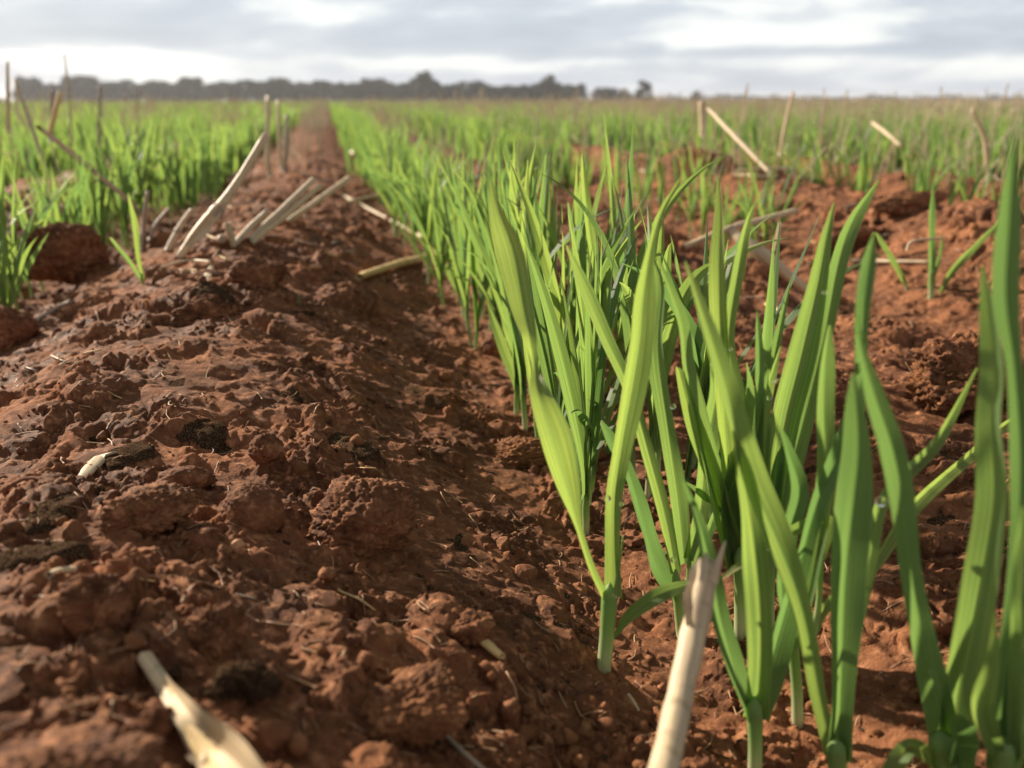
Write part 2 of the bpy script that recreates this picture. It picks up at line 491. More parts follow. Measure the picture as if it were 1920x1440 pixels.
def build_ground():
    # one sheet: fine where the soil is close, coarser with distance, out to the horizon, all the way round
    dense = np.linspace(R(-36), R(37), 900) + PSI
    rest = np.linspace(R(37), R(324), 90)[1:-1] + PSI
    th = np.concatenate([dense, rest]); nd = len(dense)
    r1 = 0.05 * 1.03 ** np.arange(22)
    rr = [*r1]
    while rr[-1] < 1.6: rr.append(rr[-1] * 1.0034)
    while rr[-1] < 8: rr.append(rr[-1] * 1.012)
    while rr[-1] < 2400: rr.append(rr[-1] * 1.07)
    rr = np.array(rr); nr = len(rr)
    Rg, Tg = np.meshgrid(rr, th, indexing='ij')
    X = Rg * np.sin(Tg); Y = Rg * np.cos(Tg)
    Z = base_height(X, Y)
    nearf = 1 - sstep(3.0, 9.0, Rg)
    xw = X + 0.006 * pn(X / 0.03, Y / 0.03, 21); yw = Y + 0.006 * pn(X / 0.03, Y / 0.03, 22)
    rough = sstep(-0.2, 0.35, pn(X / 0.045, Y / 0.06, 77) + 0.5 * pn(X / 0.025, Y / 0.025, 24))
    t = (X - ROW0) / PITCH_R
    furrow = np.exp(-((t - np.round(t)) / 0.16) ** 2)
    amp = nearf * (0.45 + 0.55 * rough)
    for i, (wl, a) in enumerate([(0.050, 0.0060), (0.024, 0.0040), (0.012, 0.0030)]):
        nz = pn(xw / wl, yw / wl, 30 + i)
        Z += amp * a * ((1 - np.abs(nz) * 1.8) if i == 1 else (0.25 - np.abs(nz)) * -1.4 if i == 0 else nz) * (1 - 0.4 * furrow)
    for i, (wl, a) in enumerate([(0.0062, 0.0021), (0.0034, 0.0015), (0.0019, 0.00085), (0.0011, 0.0004)]):
        ok = 1 - sstep(0.25, 0.9, Rg * 0.0034 / wl)
        nz = pn(xw / wl, yw / wl, 40 + i)
        Z += nearf * ok * a * (0.12 + 0.88 * rough) * (nz if i else 0.45 - np.abs(nz) * 1.6)
    Z -= nearf * 0.004
    tone = 0.6 * pn(X / 0.05, Y / 0.05, 60) + 0.3 * pn(X / 0.018, Y / 0.018, 61)
    # darker litter spots of rotted straw, each with its own ragged outline
    litter = pn(X / 0.033, Y / 0.02, 62) + 0.5 * pn(X / 0.008, Y / 0.008, 63)
    tone = np.where((litter > 0.78) & (Rg < 2.5), -0.9, tone)
    # fused clods stamped into the sheet
    nz1 = pn(X / 0.010, Y / 0.010, 50); nz2 = pn(X / 0.0042, Y / 0.0042, 51)
    lr = np.log(rr)

    def stamp(cx, cy, rad, hf_, sink, tn, lump=0.3):
        rc = math.hypot(cx, cy); ac = math.atan2(cx, cy)
        i0 = np.searchsorted(rr, rc - rad * 1.5); i1 = np.searchsorted(rr, rc + rad * 1.5)
        da = rad * 1.5 / rc
        j0 = np.searchsorted(dense, ac - da); j1 = np.searchsorted(dense, ac + da)
        if i1 - i0 < 2 or j1 - j0 < 2: return
        xs = X[i0:i1, j0:j1]; ys = Y[i0:i1, j0:j1]
        ca = (cx * 91.7 + cy * 37.3) % 3.14
        dx = xs - cx; dy = ys - cy
        ex = 1 + 0.3 * math.sin(cx * 5000)
        d = np.hypot((dx * math.cos(ca) + dy * math.sin(ca)) * ex, (-dx * math.sin(ca) + dy * math.cos(ca)) / ex) / rad
        d = d * (1 + lump * nz1[i0:i1, j0:j1] + lump * 0.5 * nz2[i0:i1, j0:j1])
        g = Z[i0:i1, j0:j1]
        ic, jc = g.shape[0] // 2, g.shape[1] // 2
        z0 = g[ic, jc] - sink * rad
        prof = np.sqrt(np.clip(1 - d ** 2.6, 0, 1)) * rad * hf_ * (1 + 0.16 * nz1[i0:i1, j0:j1] + 0.14 * nz2[i0:i1, j0:j1])
        cand = z0 * (0.6) + g * 0.4 + prof
        hit = (cand > g) & (d < 1)
        g[hit] = cand[hit]
        tone[i0:i1, j0:j1][hit] = tn + 0.25 * nz1[i0:i1, j0:j1][hit]
    N = 17000
    u = rng.random(N); rad = 0.0010 * (1 - u) ** (-1 / 2.1); rad = np.clip(rad, 0.0010, 0.010)
    rcs = 0.12 * (2.6 / 0.12) ** (rng.random(N) ** 1.15); acs = PSI + R(-36) + rng.random(N) * R(72)
    rad *= np.clip(rcs / 0.5, 0.75, 3.0)
    order = np.argsort(-rad)
    for q in order:
        x, y = rcs[q] * math.sin(acs[q]), rcs[q] * math.cos(acs[q])
        tq = (x - ROW0) / PITCH_R
        if abs(tq - round(tq)) < 0.15 and rad[q] > 0.006 and rng.random() < 0.7: continue
        c = rng.random()
        if pn(x / 0.045, y / 0.06, 77) < 0.0 and rng.random() < 0.6: continue
        stamp(x, y, rad[q], 0.35 + 0.55 * rng.random(), 0.15, -0.85 if c < 0.012 else rng.uniform(-0.15, 0.8))
    for (px, py, rp, hf_, sink, tn) in CLODS:
        P = pick(px, py); stamp(P[0], P[1], size(rp, P), hf_, sink, tn, 0.22)
    # a little sideways push so that crumbs overhang as broken soil does
    push = nearf * (1 - sstep(0.8, 2.0, Rg)) * 0.0016
    Xo = X + push * pn(X / 0.006, Y / 0.006 + Z / 0.004, 70); Yo = Y + push * pn(X / 0.006 + Z / 0.004, Y / 0.006, 71)
    V = np.stack([Xo, Yo, Z], -1).reshape(-1, 3)
    nt = len(th)
    i = np.arange(nr - 1)[:, None] * nt + np.arange(nt)[None]
    k = np.arange(nr - 1)[:, None] * nt + (np.arange(nt)[None] + 1) % nt
    Fq = np.stack([i, i + nt, k + nt, k], -1).reshape(-1, 4)
    V = np.vstack([V, [[0, 0, float(base_height(0, 0))]]])
    c = len(V) - 1
    cap = np.stack([np.full(nt // 2, c), np.arange(0, nt - 1, 2)[:nt // 2], np.arange(1, nt, 2)[:nt // 2], (np.arange(2, nt + 1, 2) % nt)[:nt // 2]], -1)
    me = make_mesh('ground', V, np.vstack([Fq, cap]), M_SOIL, tone=np.append(tone.ravel(), 0))
    o = link('ground', me); tag(o, 'red brown cultivated soil in ridges and furrows, rough with clods, reaching the horizon', kind='structure')

    def zat(x, y):
        x = np.asarray(x, float); y = np.asarray(y, float)
        r_ = np.hypot(x, y); a = np.arctan2(x, y)
        i_ = np.clip(np.searchsorted(rr, r_), 0, nr - 1); j_ = np.clip(np.searchsorted(dense, a), 0, nd - 1)
        z = np.where((a < dense[0]) | (a > dense[-1]) | (r_ > 8), base_height(x, y), Z[i_, j_])
        return float(z) if z.ndim == 0 else z
    return zat


zat = build_ground()


def gpick(px, py, lift=0.0):
    r_ = ray(px, py)
    ts = 0.06 * 1.0025 ** np.arange(2000)
    P = CAM[None] + r_[None] * ts[:, None]
    hit = P[:, 2] < zat(P[:, 0], P[:, 1])
    Q = P[int(np.argmax(hit))] if hit.any() else pick(px, py)
    return Q + np.array([0, 0, lift])


def dist(px, py):
    return float((gpick(px, py) - CAM).dot(hf))


# ------------------------------------------------------------------ loose crumbs (nobody could count them)
def ico(sub):
    import bmesh
    bm = bmesh.new(); bmesh.ops.create_icosphere(bm, subdivisions=sub, radius=1.0)
    V = np.array([v.co[:] for v in bm.verts]); Fx = np.array([[v.index for v in f.verts] for f in bm.faces]); bm.free()
    return V, Fx


def build_crumbs():
    V0, F0 = ico(2)
    vs_, fs_, ts_ = [], [], []
    protos = []
    for s in range(12):
        p = V0 * (1 + 0.30 * pn(V0[:, 0] * 1.7 + s * 5, V0[:, 1] * 1.7 + V0[:, 2] * 2.1, s)[:, None] + 0.22 * pn(V0[:, 0] * 4 + s, V0[:, 2] * 4 - V0[:, 1] * 3, s + 9)[:, None])
        protos.append(p * np.array([1, 0.85, 0.75]))
    N = 9000; off = 0
    for q in range(N):
        r_ = 0.13 * (2.2 / 0.13) ** (rng.random() ** 1.1); a = PSI + R(-36) + rng.random() * R(72)
        x, y = r_ * math.sin(a), r_ * math.cos(a)
        if pn(x / 0.045, y / 0.06, 77) < 0.05 and rng.random() < 0.6: continue
        s = 0.00055 * (1 - rng.random()) ** (-1 / 2.0); s = min(s, 0.0042) * max(0.8, min(2.5, r_ / 0.5))
        q_ = rng.normal(size=4); q_ /= np.linalg.norm(q_)
        w_, a_, b2, c_ = q_
        Rm = np.array([[1 - 2 * (b2 * b2 + c_ * c_), 2 * (a_ * b2 - c_ * w_), 2 * (a_ * c_ + b2 * w_)],
                       [2 * (a_ * b2 + c_ * w_), 1 - 2 * (a_ * a_ + c_ * c_), 2 * (b2 * c_ - a_ * w_)],
                       [2 * (a_ * c_ - b2 * w_), 2 * (b2 * c_ + a_ * w_), 1 - 2 * (a_ * a_ + b2 * b2)]])
        P = protos[rng.integers(12)] @ Rm.T * s + np.array([x, y, zat(x, y) + s * 0.25])
        vs_.append(P); fs_.append(F0 + off); off += len(P)
        ts_.append(np.full(len(P), -0.9 if rng.random() < 0.05 else rng.uniform(-0.2, 1.0)))
    me = make_mesh('soil_crumbs', np.concatenate(vs_), np.concatenate(fs_), M_SOIL, tone=np.concatenate(ts_))
    tag(link('soil_crumbs', me), 'loose red soil crumbs scattered over the ridges and furrows', kind='stuff')


build_crumbs()


def build_chaff():
    bag = Bag()
    for q in range(1700):
        r_ = 0.16 * (3.0 / 0.16) ** rng.random(); a = PSI + R(-36) + rng.random() * R(72)
        x, y = r_ * math.sin(a), r_ * math.cos(a)
        L = rng.uniform(0.003, 0.016) * max(0.7, min(2.0, r_ / 0.6)); th = rng.random() * np.pi; bend = rng.normal() * 0.3
        rad = rng.uniform(0.00012, 0.0004) * max(1.0, min(2.2, r_ / 0.5))
        pts = []
        for s in (-0.5, 0.0, 0.5):
            px, py = x + math.cos(th + bend * s) * L * s, y + math.sin(th + bend * s) * L * s
            pts.append([px, py, zat(px, py) + rad * rng.uniform(0.6, 2.5)])
        m = max(pts[0][2], pts[2][2]); pts[1][2] = max(pts[1][2], (pts[0][2] + pts[2][2]) / 2)
        V, Fx, U = tube(catmull(pts, 5), rad, 5, False, 0.6)
        bag.add(V, Fx, U, rng.random())
    tag(link('straw_chaff', bag.mesh('straw_chaff', straw_material('chaff', (0.36, 0.22, 0.12), (0.26, 0.15, 0.09), 0.6, True))),
        'fine bits of chaff and rootlets lying on the red soil', kind='stuff')


build_chaff()


# ------------------------------------------------------------------ clods one can point at
from mathutils import noise as mn


def clod(label, px, py, rpx, shape=(1, 1, 0.85), lump=0.30, tone=0.0, sub=6, seed=0, flat=0.0, sink=0.25, yaw=0.3, gy=None):
    """a lump of earth resting in the loose soil: px,py is the centre of what shows"""
    V0, Fx = ico(sub)
    G = gpick(px, gy or (py + rpx * shape[2] * 0.75)); s = size(rpx, G)
    out = np.empty_like(V0); tn = np.empty(len(V0))
    for i, v in enumerate(V0):
        p = Vector(v) + Vector((seed * 7.1, seed * 3.3, 0))
        d = 1 + lump * mn.noise(p * 1.1) + lump * 0.5 * (0.35 - abs(mn.noise(p * 2.3))) + lump * 0.34 * (0.3 - abs(mn.noise(p * 5.2)))
        d += lump * 0.26 * mn.noise(p * 11.0) + lump * 0.18 * mn.noise(p * 23.0) + lump * 0.10 * mn.noise(p * 41.0)
        if flat: d = min(d, 1.0 + flat * 0.12)
        out[i] = v * d; tn[i] = tone + 0.5 * mn.noise(p * 3.0)
    out *= np.array(shape) * s
    if gy: G = at(px, py, float((G - CAM).dot(hf))) - np.array([0, 0, s * shape[2] * (1 - sink * 2) * 0.75])
    o = link('clod', make_mesh('clod', out, Fx, M_SOIL, tone=tn), loc=G + np.array([0, 0, s * shape[2] * (1 - sink * 2) * 0.75]))
    o.rotation_euler = (0, 0, -PSI + yaw)
    return tag(o, label, 'clod', 'earth clods')


for c in [
    ('dark flat topped clod at the ridge shoulder, against the bright green blades', 122, 480, 62, (1.08, .8, .85), .40, 0, 1, 545),
    ('rounded clod with a smooth shaded face, orange seed at its foot', 472, 942, 60, (1, .9, .95), .14, .05, 2),
    ('largest lumpy clod on the mid ridge slope, next to the rounded clod', 678, 945, 98, (1, .9, .75), .36, .1, 3),
    ('pitted upright clod beside a short straw chip', 190, 1112, 56, (.95, .85, 1.05), .5, .35, 4),
    ('squared clod cut by the picture edge below the bright blades', 14, 608, 52, (1, .9, .95), .3, 0, 5),
    ('small dark clod tucked at the foot of the middle row', 936, 636, 32, (1, 1, .95), .25, 0, 6),
    ('knobbly small clod standing on smooth soil low in the picture', 408, 1168, 54, (1, .9, .8), .55, .4, 7),
    ('long crumbling clod with pale straw crumbs on its top', 275, 945, 72, (1, .8, .55), .5, .5, 8),
    ('blurred broad clod at the very corner in front', 110, 1450, 150, (1.1, .8, .5), .4, .5, 9),
    ('pointed clod leaning on the cream husky straw', 298, 1345, 36, (.8, .8, 1.2), .4, .2, 10),
    ('black litter clump of rotted straw low on the ridge', 455, 1268, 54, (1, .8, .6), .6, -1.2, 11),
    ('blurred crumbling clod at the bottom edge, right of the husky straw', 760, 1310, 92, (1, .8, .5), .55, .6, 12),
    ('small orange clod at the stem of the seedling with the rounded leaf', 1098, 838, 34, (1, 1, .8), .35, .7, 13),
    ('warm lit crumbly clod between the ridge slope and the foremost blade', 985, 846, 56, (1.2, .8, .5), .7, .9, 14),
    ('large reddish clod in the open furrow beyond the front seedlings', 1800, 690, 100, (1.1, .8, .65), .5, .5, 15),
    ('dark clod lying behind the heap of straws on the ridge crest', 480, 505, 44, (1.1, .8, .8), .4, -.1, 16),
    ('flat clod below the small curled husk on the ridge', 395, 575, 46, (1.1, .8, .6), .45, -.4, 17),
    ('rough clod on the far side of the gappy row, just under the crop', 1700, 372, 44, (1.4, .8, .5), .5, .5, 18),
    ('dark lump of soil by the gappy row, near the pale pebble', 1590, 440, 42, (1.2, .8, .6), .5, .1, 19),
    ('lit clod behind the bases of the front seedlings', 1232, 452, 36, (1, .8, .7), .4, .4, 20),
    ('small round clod resting among crumbs above the rounded one', 500, 832, 30, (1, .9, .9), .4, .2, 21),
    ('dark flattish clod above the long crumbling one', 348, 890, 42, (1.2, .8, .6), .35, 0, 22),
    ('small clod on the lower ridge slope beside the split straw', 880, 1165, 40, (1.1, .9, .6), .5, .4, 23),
]:
    clod(*c[:4], c[4], c[5], c[6], 6 if c[3] > 45 else 5, c[7], gy=c[8] if len(c) > 8 else None)


# ------------------------------------------------------------------ hero seedlings
def hero_blade(name, root, org, D, pts, tw=(15, 40), fold=0.30, mat=None, n=30):
    C_ = []
    for p in pts:
        dd = p[3] if len(p) > 3 else 0.0
        P = at(p[0], p[1], D + dd)
        C_.append([*P, size(p[2], P)])
    Q = catmull(C_, n); P = Q[:, :3]; W = np.maximum(Q[:, 3] * 0.67, 0.0002)
    T = unit(np.gradient(P, axis=0)); Vw = unit(CAM[None] - P)
    S = unit(np.cross(T, Vw)); N = np.cross(T, S)
    a = np.radians(np.linspace(tw[0], tw[1], n) + 16 * np.sin(np.linspace(0, 1, n) * random.uniform(4, 8) + random.random() * 6))
    S = S * np.cos(a)[:, None] + N * np.sin(a)[:, None]
    W = W / np.maximum(np.cos(a), 0.8)
    if pts[0][2] >= 14: W = W * (1 + 0.45 * np.exp(-np.linspace(0, 1, n) * 14))
    V, Fx, U = blade(P, W, S, fold, 7, 0.0, 1.0, 0.05, random.random() * 9)
    me = make_mesh(name, V - org, Fx, mat or M_LEAF, U)
    return link(name, me, root)


def hero(label, basepx, stem, leaves, group=None, dD=0.0):
    B = gpick(*basepx); D = float((B - CAM).dot(hf)) + dD
    root = bpy.data.objects.new('wheat_seedling', None); COL.objects.link(root)
    root.empty_display_size = 0.01; root.location = B
    tag(root, label, 'wheat seedling', group or 'wheat seedlings at the front of the middle row')
    for st in stem:
        pp = [np.append(at(p[0], p[1], D), size(p[2], at(p[0], p[1], D)) * 0.43) for p in st]
        first = pp[0].copy(); first[2] -= 0.006
        tipd = (pp[-1][:3] - pp[-2][:3]) * 0.35; tipd = tipd * min(1.0, 0.008 / max(np.linalg.norm(tipd), 1e-6))
        t1 = np.append(pp[-1][:3] + tipd * 0.5, pp[-1][3] * 0.72); t2 = np.append(pp[-1][:3] + tipd * 1.1, pp[-1][3] * 0.12)
        pp[0][3] *= 1.12
        Q = catmull([first] + pp + [t1, t2], 20)
        V, Fx, U = tube(Q[:, :3], np.maximum(Q[:, 3], 0.0003), 12, False)
        U = np.stack([U[:, 0], U[:, 1] / max(U[:, 1].max(), 1e-6)], -1)
        link('stem', make_mesh('stem', V - B, Fx, M_STEM, U), root)
    for lf in leaves:
        pts, kw = (lf if isinstance(lf, tuple) else (lf, {}))
        hero_blade('leaf', root, B, D, pts, **kw)
    return root


hero('foremost middle row seedling standing alone nearest the bare ridge, with a pale drooping lower leaf', (1132, 1258),
     [[(1132, 1258, 28), (1138, 1190, 32), (1142, 1120, 33)], [(1150, 1150, 12), (1156, 1100, 10), (1165, 1032, 4)]],
     [([(1140, 1128, 16), (1110, 1065, 18, -.004), (1085, 985, 22, -.008), (1066, 905, 68, -.012), (1043, 820, 92, -.014), (1012, 735, 58, -.01), (1003, 685, 18), (993, 630, 40), (980, 580, 62, .004), (957, 480, 76, .01), (930, 400, 40, .012), (920, 335, 4, .014)], dict(tw=(30, -25), n=44)),
      ([(1150, 1120, 34), (1148, 1020, 40), (1152, 930, 46), (1166, 850, 52), (1190, 730, 66), (1203, 640, 62), (1208, 560, 56), (1220, 470, 24), (1240, 400, 18), (1274, 337, 4, .01)], dict(tw=(-20, 35), n=44)),
      ([(1152, 1196, 6), (1180, 1155, 32, -.004), (1235, 1116, 44, -.008), (1285, 1098, 28, -.008), (1315, 1090, 5, -.008)], dict(tw=(20, 5), fold=.1))])
hero('slender seedling just behind the foremost one, its several narrow blades fanned either side', (1278, 1196),
     [[(1278, 1196, 20), (1272, 1130, 22), (1268, 1085, 18)], [(1290, 1180, 12), (1291, 1110, 14), (1292, 1060, 10)]],
     [([(1275, 1120, 26), (1240, 1070, 46), (1212, 980, 40), (1182, 890, 32), (1150, 830, 34), (1128, 792, 10)], dict(tw=(20, 30))),
      ([(1268, 1075, 22), (1248, 970, 36), (1215, 850, 36), (1180, 730, 34), (1140, 640, 38), (1100, 545, 36), (1062, 460, 5)], dict(tw=(-15, 25))),
      ([(1285, 1060, 24), (1274, 940, 48), (1250, 800, 44), (1228, 660, 44), (1236, 540, 30), (1222, 480, 5)], dict(tw=(10, -30))),
      ([(1290, 1050, 20), (1318, 950, 46), (1330, 840, 56), (1345, 740, 46), (1334, 680, 10)], dict(tw=(10, 20))),
      ([(1296, 1070, 16), (1345, 960, 30), (1320, 930, 24), (1286, 905, 6)], dict(tw=(10, 40)))])
hero('tall seedling right of the torn straw tip, long blade rising to the horizon side', (1415, 1445),
     [[(1415, 1450, 27), (1416, 1390, 30), (1415, 1330, 36)]],
     [([(1412, 1345, 26), (1385, 1265, 46), (1352, 1160, 52), (1336, 1080, 50), (1315, 990, 34), (1283, 903, 6)], dict(tw=(20, 10))),
      ([(1418, 1350, 50), (1425, 1230, 66), (1418, 1080, 74), (1408, 950, 56), (1392, 870, 40), (1374, 808, 6)], dict(tw=(-20, 25))),
      ([(1420, 1345, 40), (1448, 1260, 66, .004), (1478, 1160, 62, .006), (1507, 1050, 38, .008), (1540, 930, 44, .01), (1590, 820, 62, .012), (1612, 720, 34, .014), (1616, 600, 36), (1628, 500, 40), (1639, 438, 5)], dict(tw=(35, -15), n=44))])
hero('seedling with the broadest upright blade, backlit, and a dark blade leaning across it', (1567, 1500),
     [[(1572, 1500, 40), (1570, 1440, 40), (1568, 1400, 38)]],
     [([(1560, 1420, 28), (1535, 1310, 40, .003), (1505, 1150, 52, .006), (1465, 1020, 74, .01), (1418, 900, 74, .012), (1385, 790, 56, .012), (1338, 640, 44, .014), (1285, 490, 5, .02)], dict(tw=(-15, 30), n=44)),
      ([(1574, 1430, 46), (1584, 1250, 66), (1592, 1080, 96), (1600, 950, 100), (1606, 850, 78), (1602, 760, 44), (1600, 700, 8)], dict(tw=(25, -20), n=36)),
      ([(1580, 1430, 20), (1600, 1200, 36, .008), (1632, 1060, 34, .012), (1652, 950, 36, .016), (1702, 888, 36, .02), (1762, 825, 30, .03), (1832, 690, 6, .03)], dict(tw=(10, 40)))])
hero('seedling at the near edge with a blade arching over to a bent folded tip', (1775, 1500),
     [[(1775, 1510, 60), (1772, 1440, 58), (1765, 1390, 54)]],
     [([(1775, 1400, 60), (1752, 1290, 76), (1724, 1160, 60), (1706, 1060, 56), (1692, 940, 66), (1672, 840, 66), (1640, 740, 52), (1612, 640, 16), (1606, 560, 4)], dict(tw=(-20, 25), n=44)),
      ([(1790, 1420, 60), (1808, 1280, 92), (1836, 1100, 92), (1858, 940, 80), (1852, 800, 60), (1858, 700, 62), (1852, 600, 44), (1842, 498, 6)], dict(tw=(20, -30), n=44)),
      ([(1770, 1440, 40), (1710, 1400, 46, -.006), (1670, 1450, 50, -.012), (1640, 1530, 30, -.02)], dict(tw=(10, 20))),
      ([(1800, 1470, 40), (1808, 1395, 76, -.01), (1796, 1345, 34, -.012)], dict(tw=(20, 30)))])
hero('broad seedling filling the near corner, its blades running up past the horizon side', (1885, 1520),
     [[(1880, 1530, 60), (1878, 1450, 56), (1880, 1400, 50)]],
     [([(1876, 1440, 50), (1884, 1300, 56), (1898, 1150, 44), (1908, 1000, 40), (1912, 850, 50), (1902, 690, 40), (1886, 560, 66), (1892, 420, 60), (1902, 250, 6)], dict(tw=(25, -20), n=44)),
      ([(1888, 1420, 56), (1916, 1250, 60), (1948, 1080, 60), (1972, 900, 60), (1964, 700, 50), (1944, 500, 40), (1930, 380, 6)], dict(tw=(-20, 25), n=40)),
      ([(1880, 1440, 30), (1845, 1330, 60, -.01), (1862, 1240, 34, -.012), (1866, 1150, 5, -.012)], dict(tw=(20, 10))),
      ([(1900, 1460, 30), (1905, 1120, 30, -.01), (1918, 950, 6, -.012)], dict(tw=(20, 40)))])
hero('seedling on a pale brown stem with thin leaves bending low over the open furrow', (1495, 1360),
     [[(1495, 1362, 22), (1494, 1290, 24), (1486, 1205, 22)], [(1520, 1210, 16), (1534, 1140, 14), (1540, 1050, 10)]],
     [([(1526, 1190, 14), (1552, 1135, 24), (1640, 1062, 30, .01), (1712, 956, 34, .02), (1828, 850, 30, .04), (1890, 795, 20, .05), (1935, 765, 4, .05)], dict(tw=(10, 40), n=36)),
      ([(1540, 1050, 16), (1552, 975, 34), (1478, 1000, 30, -.004), (1400, 1050, 24, -.006), (1352, 1085, 8, -.006)], dict(tw=(10, 30))),
      ([(1488, 1215, 18), (1470, 1110, 34), (1482, 1000, 44), (1500, 920, 46), (1478, 840, 24), (1462, 800, 5)], dict(tw=(10, 30))),
      ([(1490, 1210, 20), (1520, 1080, 40), (1548, 900, 50), (1548, 780, 46), (1552, 690, 42), (1556, 610, 8)], dict(tw=(-20, 20)))])
hero('seedling behind the leaning dark blade with two long bright pointed leaves', (1440, 1190),
     [[(1440, 1192, 24), (1442, 1110, 24), (1444, 1040, 22)]],
     [([(1440, 1050, 40), (1450, 930, 70), (1470, 800, 78), (1503, 670, 78), (1532, 540, 54), (1548, 450, 32), (1564, 380, 5)], dict(tw=(20, -20), n=36)),
      ([(1450, 1050, 40), (1470, 930, 60), (1505, 790, 58), (1542, 640, 48), (1572, 500, 46), (1600, 420, 38), (1648, 338, 5)], dict(tw=(-30, 25), n=36)),
      ([(1432, 1060, 20), (1424, 900, 22), (1424, 760, 24), (1424, 660, 22), (1419, 580, 4)], dict(tw=(0, 20))),
      ([(1436, 1060, 30), (1428, 900, 44), (1432, 800, 38), (1446, 720, 22), (1464, 650, 4)], dict(tw=(30, 30))),
      ([(1446, 1060, 22), (1452, 940, 36), (1462, 860, 26), (1476, 828, 6)], dict(tw=(30, 10)))])
hero('seedling of crowded upright leaves between the foremost one and the torn straw', (1385, 1186),
     [[(1388, 1188, 24), (1388, 1110, 26), (1386, 1050, 24)]],
     [([(1384, 1060, 40), (1376, 920, 60), (1362, 780, 50), (1350, 640, 46), (1344, 500, 44), (1348, 400, 24), (1346, 330, 4)], dict(tw=(20, -20), n=36)),
      ([(1390, 1060, 30), (1394, 900, 44), (1388, 760, 40), (1366, 640, 32), (1386, 500, 34), (1402, 420, 18), (1413, 385, 4)], dict(tw=(-20, 30))),
      ([(1378, 1070, 30), (1350, 930, 56), (1318, 800, 44), (1292, 690, 36), (1280, 600, 30), (1232, 480, 4)], dict(tw=(20, 30))),
      ([(1382, 1070, 40), (1372, 960, 60), (1388, 860, 50), (1406, 740, 30), (1400, 680, 5)], dict(tw=(20, 60))),
      ([(1390, 1060, 34), (1340, 900, 46), (1300, 790, 46), (1272, 690, 18), (1268, 688, 4)], dict(tw=(-30, 10)))])
hero('seedling with a thin straight stem and small rounded new leaf behind the foremost one', (1121, 862),
     [[(1121, 864, 10), (1123, 810, 12), (1124, 745, 14)]],
     [([(1124, 755, 12), (1110, 690, 26), (1098, 610, 36), (1085, 520, 34), (1072, 430, 22), (1065, 380, 4)], dict(tw=(20, 60))),
      ([(1126, 750, 14), (1128, 660, 20), (1130, 560, 26), (1110, 450, 26), (1098, 360, 22), (1092, 290, 4)], dict(tw=(0, 20))),
      ([(1136, 850, 14), (1150, 812, 30), (1138, 792, 20), (1128, 790, 4)], dict(tw=(0, 20))),
      ([(1124, 752, 12), (1150, 690, 24), (1170, 600, 28), (1176, 500, 22), (1190, 400, 4)], dict(tw=(30, 60)))])
hero('seedling with water beads along a short curled leaf, beside the bare ridge foot', (1062, 800),
     [[(1062, 800, 12), (1060, 770, 12), (1056, 745, 12)]],
     [([(1060, 760, 16), (1066, 700, 34), (1046, 650, 30), (1035, 612, 8)], dict(tw=(20, 50))),
      ([(1058, 760, 16), (1072, 660, 30), (1040, 560, 36), (1010, 460, 32), (1000, 330, 5)], dict(tw=(20, 30))),
      ([(1056, 760, 14), (1030, 680, 22), (1000, 560, 30), (985, 440, 26), (990, 300, 4)], dict(tw=(-20, 30)))])
hero('outermost seedling with a dark folded leaf bowing toward the bare ridge', (985, 725),
     [[(985, 726, 8), (975, 680, 10), (968, 640, 10)]],
     [([(985, 722, 8), (968, 660, 26, -.004), (945, 590, 32, -.008), (922, 530, 18, -.006), (905, 480, 4)], dict(tw=(20, 60))),
      ([(970, 660, 12), (950, 580, 26), (915, 500, 30), (880, 420, 22), (850, 350, 4)], dict(tw=(20, 30))),
      ([(972, 660, 12), (985, 560, 24), (975, 460, 26), (962, 380, 20), (958, 300, 4)], dict(tw=(10, 20)))])
# seedlings that stand apart from the rows
hero('lone small seedling with two short blades on the bare ridge near the straw litter', (268, 532), [[(268, 533, 6), (266, 524, 6), (265, 515, 6)]],
     [[(268, 524, 7), (259, 480, 12), (254, 425, 17), (246, 390, 12), (240, 362, 3)], [(266, 526, 7), (244, 492, 12, -.01), (222, 465, 12, -.015), (207, 446, 6, -.02)]],
     'seedlings standing apart from the rows')
hero('tiny sprout barely showing on the bare ridge among the clods', (562, 572), [[(562, 573, 3), (562, 570, 3), (562, 568, 3)]],
     [[(562, 572, 4), (561, 562, 5), (559, 552, 2)]], 'seedlings standing apart from the rows')
hero('single upright seedling with a yellow base on the open soil beyond the middle row', (1746, 556), [[(1746, 557, 12), (1747, 530, 12), (1748, 510, 12)]],
     [[(1746, 540, 14), (1748, 480, 18), (1748, 410, 18), (1750, 345, 3)], [(1762, 552, 10), (1785, 510, 18), (1830, 462, 18), (1885, 405, 5)], [(1748, 530, 8), (1762, 480, 10), (1768, 440, 3)]],
     'seedlings standing apart from the rows')
hero('bent seedling drooping in an arch on the open soil beyond the middle row', (1700, 540), [[(1700, 541, 6), (1697, 530, 6), (1694, 520, 6)]],
     [[(1697, 530, 12), (1672, 485, 16), (1645, 442, 10), (1636, 440, 4)]], 'seedlings standing apart from the rows')
hero('seedling at the foot of the middle row leaning out over the ridge edge', (862, 572), [[(862, 573, 8), (860, 545, 9), (857, 525, 9)]],
     [[(860, 545, 12), (850, 480, 20), (840, 420, 18), (822, 350, 3)], [(862, 540, 12), (878, 480, 18), (872, 400, 20), (860, 330, 3)], [(860, 550, 8), (835, 500, 16), (812, 465, 3)]])


